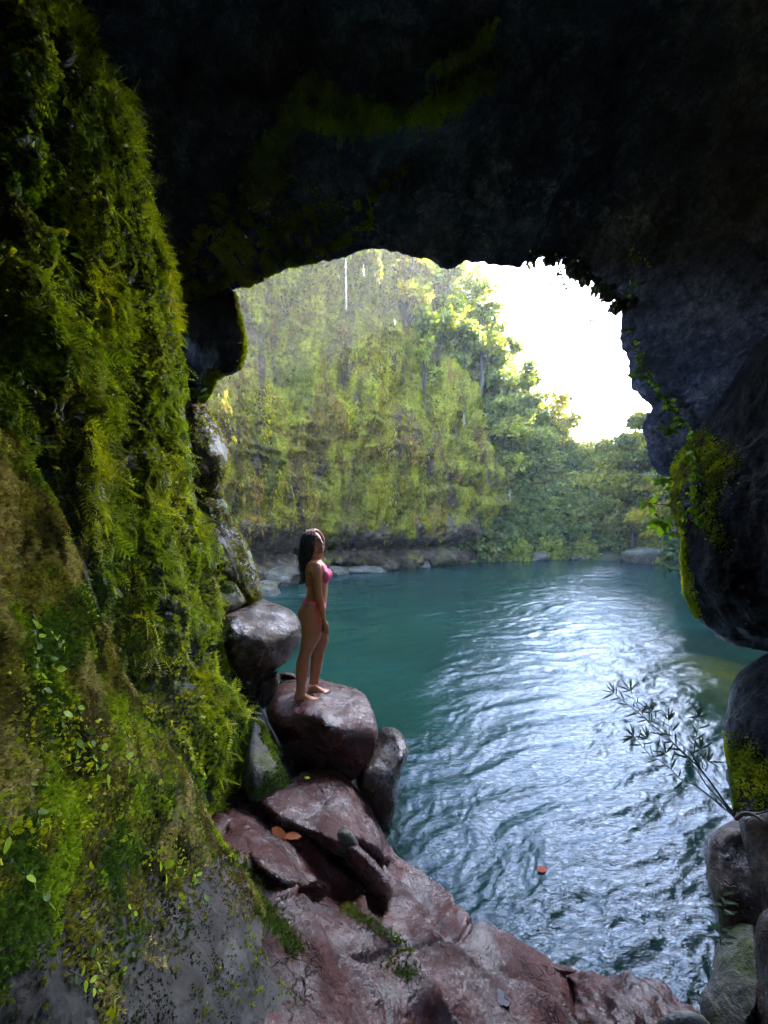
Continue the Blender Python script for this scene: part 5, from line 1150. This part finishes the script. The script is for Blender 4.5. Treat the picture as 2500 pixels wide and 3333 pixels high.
# ------------------------------------------------------------------ the woman
KZ = .28930
def bp(zx, zy, Y): return np.array(P(880+zx*KZ, 1680+zy*KZ, Y))
def k2m(Y): return KZ/F*Y
def ring_loft(rings, n=28):
    "rings: (centre, x half, y half, exponent, y narrowing towards the front)"
    V, T = [], []; th = np.arange(n)/n*2*math.pi
    for c, hx, hy, ex, nf in rings:
        cx, sy = np.cos(th), np.sin(th); X = np.sign(cx)*np.abs(cx)**ex*hx; Y = np.sign(sy)*np.abs(sy)**ex*hy*(1-nf*np.clip(cx, 0, 1)**1.5)
        V.append(np.stack([c[0]+X, c[1]+Y, np.full(n, c[2])], 1))
    m = len(V); V = np.vstack(V); 
    for i in range(m-1):
        for j in range(n):
            a, b = i*n+j, i*n+(j+1) % n; T += [[a, b, b+n], [a, b+n, a+n]]
    k = len(V); V = np.vstack([V, [rings[0][0]], [rings[-1][0]]])
    for j in range(n): T += [[k, (j+1) % n, j], [k+1, (m-1)*n+j, (m-1)*n+(j+1) % n]]
    return V, np.array(T)
def ell(c, rx, ry, rz, rot=None):
    th = np.linspace(0, math.pi, 11); ph = np.arange(16)/16*2*math.pi
    rings = []
    for t in th[1:-1]: rings.append(np.stack([rx*math.sin(t)*np.cos(ph), ry*math.sin(t)*np.sin(ph), np.full(16, rz*math.cos(t))], 1))
    V = np.vstack(rings+[[(0, 0, rz)], [(0, 0, -rz)]]); T = []; m = len(rings)
    for i in range(m-1):
        for j in range(16):
            a, b = i*16+j, i*16+(j+1) % 16; T += [[a, a+16, b+16], [a, b+16, b]]
    for j in range(16): T += [[m*16, j, (j+1) % 16], [m*16+1, (m-1)*16+(j+1) % 16, (m-1)*16+j]]
    if rot is not None: V = V@np.array(rot).T
    return V+np.array(c), np.array(T)
def chain(pts): 
    "tapered limb through (point, radius)"
    p = np.array([a for a, _ in pts], float); r_ = np.array([b for _, b in pts]); n = len(p); t = np.arange(n); tt = np.linspace(0, n-1, (n-1)*4+1)
    q = np.stack([np.interp(tt, t, p[:, k]) for k in range(3)], 1); rr = np.interp(tt, t, r_)
    for _ in range(2): q[1:-1] = (q[:-2]+2*q[1:-1]+q[2:])/4
    out = [tube(q, rr, 12), ell(q[0], rr[0], rr[0], rr[0]), ell(q[-1], rr[-1], rr[-1], rr[-1])]
    return join(out)
def person():
    parts = []; Yt = 3.96; m = k2m(Yt)
    tor = [(430,548,478,.048,.95,0),(470,552,462,.052,.95,0),(495,562,445,.070,.9,0),(515,580,430,.115,.85,0),(545,608,416,.155,.8,.1),(590,632,405,.168,.8,.15),(640,640,400,.162,.85,.2),(700,645,402,.150,.85,.2),(760,650,408,.138,.85,.2),
           (820,648,413,.128,.85,.2),(870,641,413,.124,.85,.15),(915,636,400,.130,.85,.12),(960,630,370,.148,.85,.15),(1010,620,346,.165,.85,.2),(1060,611,334,.174,.85,.25),(1120,600,334,.174,.85,.3),(1170,585,345,.165,.85,.35),(1200,560,370,.14,.85,.4)]
    parts.append(ring_loft([(bp((f+b)/2, zy, Yt), (f-b)/2*m, hw, ex, nf) for zy, f, b, hw, ex, nf in tor]))
    for s in (-1, 1):
        parts.append(ell(bp(628, 668, Yt)+np.array([0, s*.068, 0]), .050, .052, .056)); parts.append(ell(bp(405, 1085, Yt)+np.array([0, s*.072, 0]), .072, .078, .088))
        parts.append(ell(bp(505, 548, Yt)+np.array([0, s*.15, 0]), .05, .055, .05))
    def leg(Y0, Y1, secs, hw):
        rings = []
        for (zy, f, b), w_ in zip(secs, hw):
            t = (zy-secs[0][0])/(secs[-1][0]-secs[0][0]); Y = Y0+(Y1-Y0)*min(1, t*1.3); rings.append((bp((f+b)/2, zy, Y), (f-b)/2*k2m(Y), w_, .95, .1))
        return ring_loft(rings, 20)
    near = [(1080,585,340),(1160,590,340),(1230,592,345),(1310,582,354),(1400,548,349),(1470,508,341),(1530,476,330),(1580,452,312),(1630,446,297),(1690,443,287),(1760,432,285),(1830,414,288),(1890,400,291),(1940,393,291),(1975,400,284),(2010,405,276)]
    parts.append(leg(3.885, 3.87, near, [.088,.090,.088,.082,.070,.062,.056,.053,.053,.053,.048,.040,.034,.032,.033,.033]))
    far = [(1080,600,380),(1160,612,410),(1230,628,445),(1300,645,475),(1360,656,492),(1410,656,500),(1450,642,490),(1500,618,470),(1560,605,460),(1630,594,455),(1700,580,450),(1770,562,447),(1820,549,444),(1850,545,440),(1885,550,434)]
    parts.append(leg(4.03, 4.07, far, [.088,.090,.086,.078,.068,.060,.055,.053,.053,.050,.046,.038,.034,.034,.034]))
    def foot(hx, hz_row, Y, tx, dY, sole):
        h = bp(hx, hz_row, Y); L = (tx-hx)*k2m(Y); d = np.array([L, dY, 0]); d /= np.linalg.norm(d); sd = np.array([-d[1], d[0], 0]); up = np.array([0, 0, 1.]); L = math.hypot(L, dY)
        V, T = [], []; n = 16; th = np.arange(n)/n*2*math.pi
        secs = [(0.0,.020,.022),(.06,.031,.038),(.16,.034,.050),(.30,.034,.060),(.45,.035,.052),(.60,.040,.040),(.72,.043,.030),(.82,.040,.022),(.88,.030,.016)]
        for t, w_, hh in secs:
            c = np.array([h[0], h[1], sole])+d*L*t; cz = np.sin(th); V.append(c+np.outer(np.cos(th), sd)*w_+np.outer(np.where(cz > 0, cz*hh*1.0, cz*.006)+.006, up))
        V = np.vstack(V); mm = len(secs)
        for i in range(mm-1):
            for j in range(n):
                a, b = i*n+j, i*n+(j+1) % n; T += [[a, b, b+n], [a, b+n, a+n]]
        k = len(V); V = np.vstack([V, V[:n].mean(0)[None], V[-n:].mean(0)[None]])
        for j in range(n): T += [[k, (j+1) % n, j], [k+1, (mm-1)*n+j, (mm-1)*n+(j+1) % n]]
        out = [(V, np.array(T))]
        for q, (o_, ln, rr) in enumerate([(-.032,.86,.008),(-.018,.91,.008),(-.003,.955,.009),(.012,.985,.009),(.030,1.0,.013)]):
            c0 = np.array([h[0], h[1], sole+.010])+sd*o_*1.02+d*L*.78; c1 = np.array([h[0], h[1], sole+rr*.8])+sd*o_*1.15+d*L*ln
            out.append(chain([(c0, rr*1.1), ((c0+c1)/2+up*.004, rr), (c1, rr*.95)]))
        return out
    nz, fz = FOOTZ
    parts += foot(268, 2030, 3.88, 545, -.05, nz); parts += foot(432, 1950, 4.09, 668, -.06, fz)
    # near arm, hanging
    Ya = 3.795; arm = [(515,560,50),(522,610,54),(530,680,51),(535,750,46),(540,820,42),(548,890,39),(560,950,40),(575,1020,36),(588,1090,30),(598,1140,25),(603,1175,23)]
    parts.append(chain([(bp(x_, y_, Ya-.02*min(1, i/4)), r_*k2m(Ya)) for i, (x_, y_, r_) in enumerate(arm)]))
    Yh = 3.775; kk = k2m(Yh)
    parts.append(chain([(bp(603,1175,Yh), .021), (bp(608,1205,Yh), .025), (bp(612,1240,Yh), .026), (bp(615,1262,Yh), .022)]))
    parts.append(chain([(bp(590,1215,Yh), .014), (bp(590,1258,Yh), .013)])); parts.append(chain([(bp(632,1215,Yh), .014), (bp(640,1262,Yh), .012)]))
    for x0, y0, x1, y1, x2, y2, dy in [(586,1258,580,1290,577,1316,.012), (604,1264,601,1300,598,1330,.002), (622,1264,624,1304,622,1338,-.004), (640,1258,648,1296,648,1328,-.002)]:
        parts.append(chain([(bp(x0, y0, Yh+dy), .0088), (bp(x1, y1, Yh+dy), .0082), (bp((x1+x2)/2, (y1+y2)/2, Yh+dy+.006), .0075), (bp(x2, y2, Yh+dy+.016), .0066)]))
    parts.append(chain([(bp(630,1195,Yh+.012), .011), (bp(650,1230,Yh+.03), .010), (bp(654,1262,Yh+.036), .0085)]))
    # far arm, raised with the hand on top of the head
    parts.append(chain([(bp(500,545,4.09), .048), (bp(530,480,4.15), .045), (bp(560,400,4.19), .040), (bp(578,330,4.19), .034), (bp(582,290,4.17), .033)]))
    parts.append(chain([(bp(582,290,4.17), .033), (bp(575,245,4.11), .032), (bp(556,205,4.05), .026), (bp(532,176,3.99), .021), (bp(520,168,3.975), .021)]))
    parts.append(chain([(bp(525,168,3.975), .020), (bp(500,160,3.955), .022), (bp(470,160,3.95), .021)]))
    parts.append(chain([(bp(500,162,3.93), .015), (bp(440,163,3.945), .014)]))
    for x0, x1, yy, dy in [(496,500,206,-.082), (468,472,212,-.086), (440,440,211,-.084), (414,408,200,-.078)]:
        parts.append(chain([(bp(x0, 163, 3.95), .0100), (bp(x0-3, 160, 3.915), .0096), (bp((x0+x1)/2-3, 172, 3.95+dy*.85), .0090), (bp(x1, yy, 3.95+dy*1.15), .0078)]))
    # head
    Yd = 3.955; mh = k2m(Yd)
    hd = [(178,505,410,.030,.95,0),(190,530,392,.052,.95,0),(208,548,382,.066,.95,.05),(230,562,378,.073,.95,.12),(250,573,376,.076,.95,.2),(268,574,376,.077,.95,.3),(280,578,378,.077,.95,.42),(292,590,380,.076,.95,.62),(302,600,384,.075,.95,.75),(310,602,388,.074,.95,.78),(318,592,392,.073,.95,.6),(328,588,398,.071,.95,.45),
          (338,593,405,.069,.95,.45),(346,599,412,.067,.95,.5),(353,594,418,.065,.95,.42),(361,599,424,.063,.95,.45),(370,594,432,.060,.95,.35),(382,600,440,.057,.95,.4),(394,605,452,.053,.95,.45),(405,600,462,.048,.95,.4),(416,582,470,.044,.95,.2),(430,556,474,.045,.95,0)]
    parts.append(ring_loft([(bp((f+b)/2, zy, Yd), (f-b)/2*mh, hw, ex, nf) for zy, f, b, hw, ex, nf in hd]))
    parts.append(chain([(bp(512,440,Yd), .048), (bp(505,500,Yd), .052)]))
    parts.append(ell(bp(522, 372, Yd)+np.array([0, -.066, 0]), .012, .010, .022)); 
    V, T = join(parts)
    skin = NT('skin'); n1 = skin.noise(9, 4, .6); colr = skin.mix(.5, (.38, .128, .052), skin.ramp(n1, [(.3, (.31, .10, .04)), (.7, (.44, .16, .07))])); bs = skin.pbsdf(colr, .38, skin.bump(skin.noise(120, 3), .12, .002), .5)
    bs.inputs['Subsurface Weight'].default_value = .12; bs.inputs['Subsurface Radius'].default_value = (.02, .008, .004); bs.inputs['Subsurface Scale'].default_value = .5
    sm = skin.out(bs.outputs[0])
    base = np.array([bp(400, 2030, 3.95)[0], 3.96, nz])
    root = empty('person', tuple(base)); tag(root, 'barefoot woman in a pink bikini on the flat rock, hand on her wet hair', 'person')
    o = mesh_obj('body', V-base, T, sm); md = o.modifiers.new('r', 'REMESH'); md.mode = 'VOXEL'; md.voxel_size = .0052; md.use_smooth_shade = True
    m2 = o.modifiers.new('s', 'SMOOTH'); m2.factor = .5; m2.iterations = 5
    dg = bpy.context.evaluated_depsgraph_get(); me = bpy.data.meshes.new_from_object(o.evaluated_get(dg)); o.modifiers.clear(); o.data = me; o.parent = root
    if not me.materials: me.materials.append(sm)
    # swimwear: pieces of the body's own surface, lifted and thickened
    Vb = np.zeros(len(me.vertices)*3); me.vertices.foreach_get('co', Vb); Vb = Vb.reshape(-1, 3); Nb = np.zeros(len(me.vertices)*3); me.vertices.foreach_get('normal', Nb); Nb = Nb.reshape(-1, 3)
    me.calc_loop_triangles(); Tb = np.zeros(len(me.loop_triangles)*3, int); me.loop_triangles.foreach_get('vertices', Tb); Tb = Tb.reshape(-1, 3)
    Wb = Vb+base; cen = Wb[Tb].mean(1); 
    zx = ((cen[:, 0]/Yt*F+U0)-880)/KZ; zy = ((V0-(cen[:, 2]-H)/Yt*F)-1680)/KZ; fn = Nb[Tb].mean(1); yy = cen[:, 1]-Yt; torso = (np.abs(yy) < .135)
    q = np.stack([zx, zy], 1)
    pink = NT('pink_swimwear'); pm = pink.out(pink.pbsdf((.80, .10, .26), .6, pink.bump(pink.noise(300, 2), .2, .001), .3).outputs[0])
    def cloth(sel, name, lift=.002, th=.0035):
        t = Tb[sel]; idx, inv = np.unique(t.ravel(), return_inverse=True); W = Vb[idx]+Nb[idx]*lift; o = mesh_obj(name, W, inv.reshape(-1, 3), pm, root); md = o.modifiers.new('thickness', 'SOLIDIFY'); md.thickness = th; md.offset = 1; return o
    cup = inside(q, np.array([(600,548),(640,588),(680,625),(705,668),(690,715),(660,738),(620,742),(603,748),(622,715),(634,680),(632,645),(622,600)], float)) & torso & (fn[:, 0] > -.3)
    band = (np.abs(zy-(776-(zx-400)*.16)) < 7) & (zx < 640) & torso & (zx > 380)
    cloth(cup | band, 'bikini_top')
    bk = inside(q, np.array([(300,1020),(335,1000),(385,968),(440,953),(500,950),(500,932),(430,928),(395,915),(385,890),(300,890)], float)); fr_ = inside(q, np.array([(490,930),(560,945),(650,990),(650,1075),(600,1110),(585,1060),(585,1010),(560,975),(490,952)], float))
    cloth((bk | fr_) & (np.abs(yy) < .2) & (cen[:, 1] > 3.96-.176), 'bikini_bottom')
    st = [bp(612, 560, Yt)+np.array([0, -.085, 0]), bp(590, 535, Yt)+np.array([.0, -.085, .01]), bp(555, 508, Yt)+np.array([0, -.072, .012]), bp(510, 482, Yt)+np.array([0, -.058, .01]), bp(470, 468, Yt)+np.array([-.004, -.035, .0]), bp(458, 466, Yt)]
    V, T = tube(smooth_poly(st, 2, False), .0035, 6); mesh_obj('neck_strap', V-base, T, pm, root)
    # face details
    dk = plain('eye_dark', (.02, .012, .01), .4)
    for s in (-1, 1):
        V, T = ell(bp(563, 281, Yd)+np.array([0, s*.036, 0]), .012, .009, .0045); mesh_obj('eye', V-base, T, dk, root)
        V, T = ell(bp(568, 262, Yd)+np.array([0, s*.034, 0]), .013, .010, .0035); mesh_obj('eyebrow', V-base, T, dk, root)
    lip = plain('lip_skin', (.38, .09, .07), .35); V, T = ell(bp(597, 353, Yd), .007, .020, .008); mesh_obj('mouth', V-base, T, lip, root)
    # hair
    hm = NT('wet_black_hair'); w_ = hm.noise(60, 4, .6, (1, 1, .12)); hmat = hm.out(hm.pbsdf(hm.ramp(w_, [(.3, (.004, .004, .005)), (.7, (.018, .015, .016))]), .32, hm.bump(w_, .8, .01), .6).outputs[0])
    hr = [(175,485,425,.025),(183,508,398,.048),(197,530,370,.070),(222,545,352,.084),(262,548,344,.088),(300,540,340,.089),(330,528,338,.088),(360,512,336,.085),(400,498,334,.080),(450,482,333,.076),(500,458,334,.072),(550,436,336,.068),(600,420,340,.062),(650,410,344,.055),(700,400,352,.042),(735,390,360,.028),(755,382,368,.012)]
    V, T = ring_loft([(bp((f+b)/2, zy, Yd), (f-b)/2*mh, hw, .9, 0) for zy, f, b, hw in hr], 40); V, T = subdiv(V, T)
    d = fbm(V*np.array([1, 1, .1]), 38, 3, .6)+.9*fbm(V*np.array([1, 1, .45]), 17, 2, .5, 5); N = vnormals(V, T); V = V + N*(.009*d)[:, None]
    ho = mesh_obj('hair', V-base, T, hmat, root)
    rs = np.random.default_rng(5); sp = []
    for i in range(150):
        a = rs.uniform(0, 6.28); hwx = np.interp(400, [h[0] for h in hr], [(h[1]-h[2])/2 for h in hr]); z0 = rs.uniform(230, 430); z1 = rs.uniform(560, 790); zz = np.linspace(z0, z1, 12); o_ = rs.normal(size=3)*.004; ph = rs.uniform(0, 6.28)
        pts = []
        for k, z_ in enumerate(zz):
            zc = min(z_, 740); f = np.interp(zc, [h[0] for h in hr], [h[1] for h in hr]); b = np.interp(zc, [h[0] for h in hr], [h[2] for h in hr]); hw = np.interp(zc, [h[0] for h in hr], [h[3] for h in hr])
            c = bp((f+b)/2+(math.cos(a)*(f-b)/2*1.03), z_, Yd); c[1] += math.sin(a)*hw*1.03; c += o_*(k/4) + np.array([math.sin(ph+k*.6), math.cos(ph+k*.5), 0])*.0075*(k/5); pts.append(c)
        sp.append(tube(np.array(pts), np.linspace(.0045, .0012, 12), 4))
    V, T = join(sp); mesh_obj('hair_strands', V-base, T, hmat, ho)
FOOTZ = (1.085, 1.075)
person()
HAZE = True
if HAZE:
    X0, X1, Y0_, Y1_, Z0, Z1 = -205, 205, -105, 325, -5, 46
    V = np.array([(x, y, z) for z in (Z0, Z1) for y in (Y0_, Y1_) for x in (X0, X1)], float)
    T = np.array([[0, 2, 3], [0, 3, 1], [4, 5, 7], [4, 7, 6], [0, 1, 5], [0, 5, 4], [2, 6, 7], [2, 7, 3], [0, 4, 6], [0, 6, 2], [1, 3, 7], [1, 7, 5]])
    m = bpy.data.materials.new('haze_air'); m.use_nodes = True; t = m.node_tree; t.nodes.clear(); pv = t.nodes.new('ShaderNodeVolumePrincipled'); pv.inputs['Density'].default_value = .0010; pv.inputs['Color'].default_value = (.92, .95, 1, 1); pv.inputs['Anisotropy'].default_value = .3
    oo = t.nodes.new('ShaderNodeOutputMaterial'); t.links.new(pv.outputs[0], oo.inputs['Volume'])
    tag(mesh_obj('haze', V, T, m, smooth=False), kind='stuff')
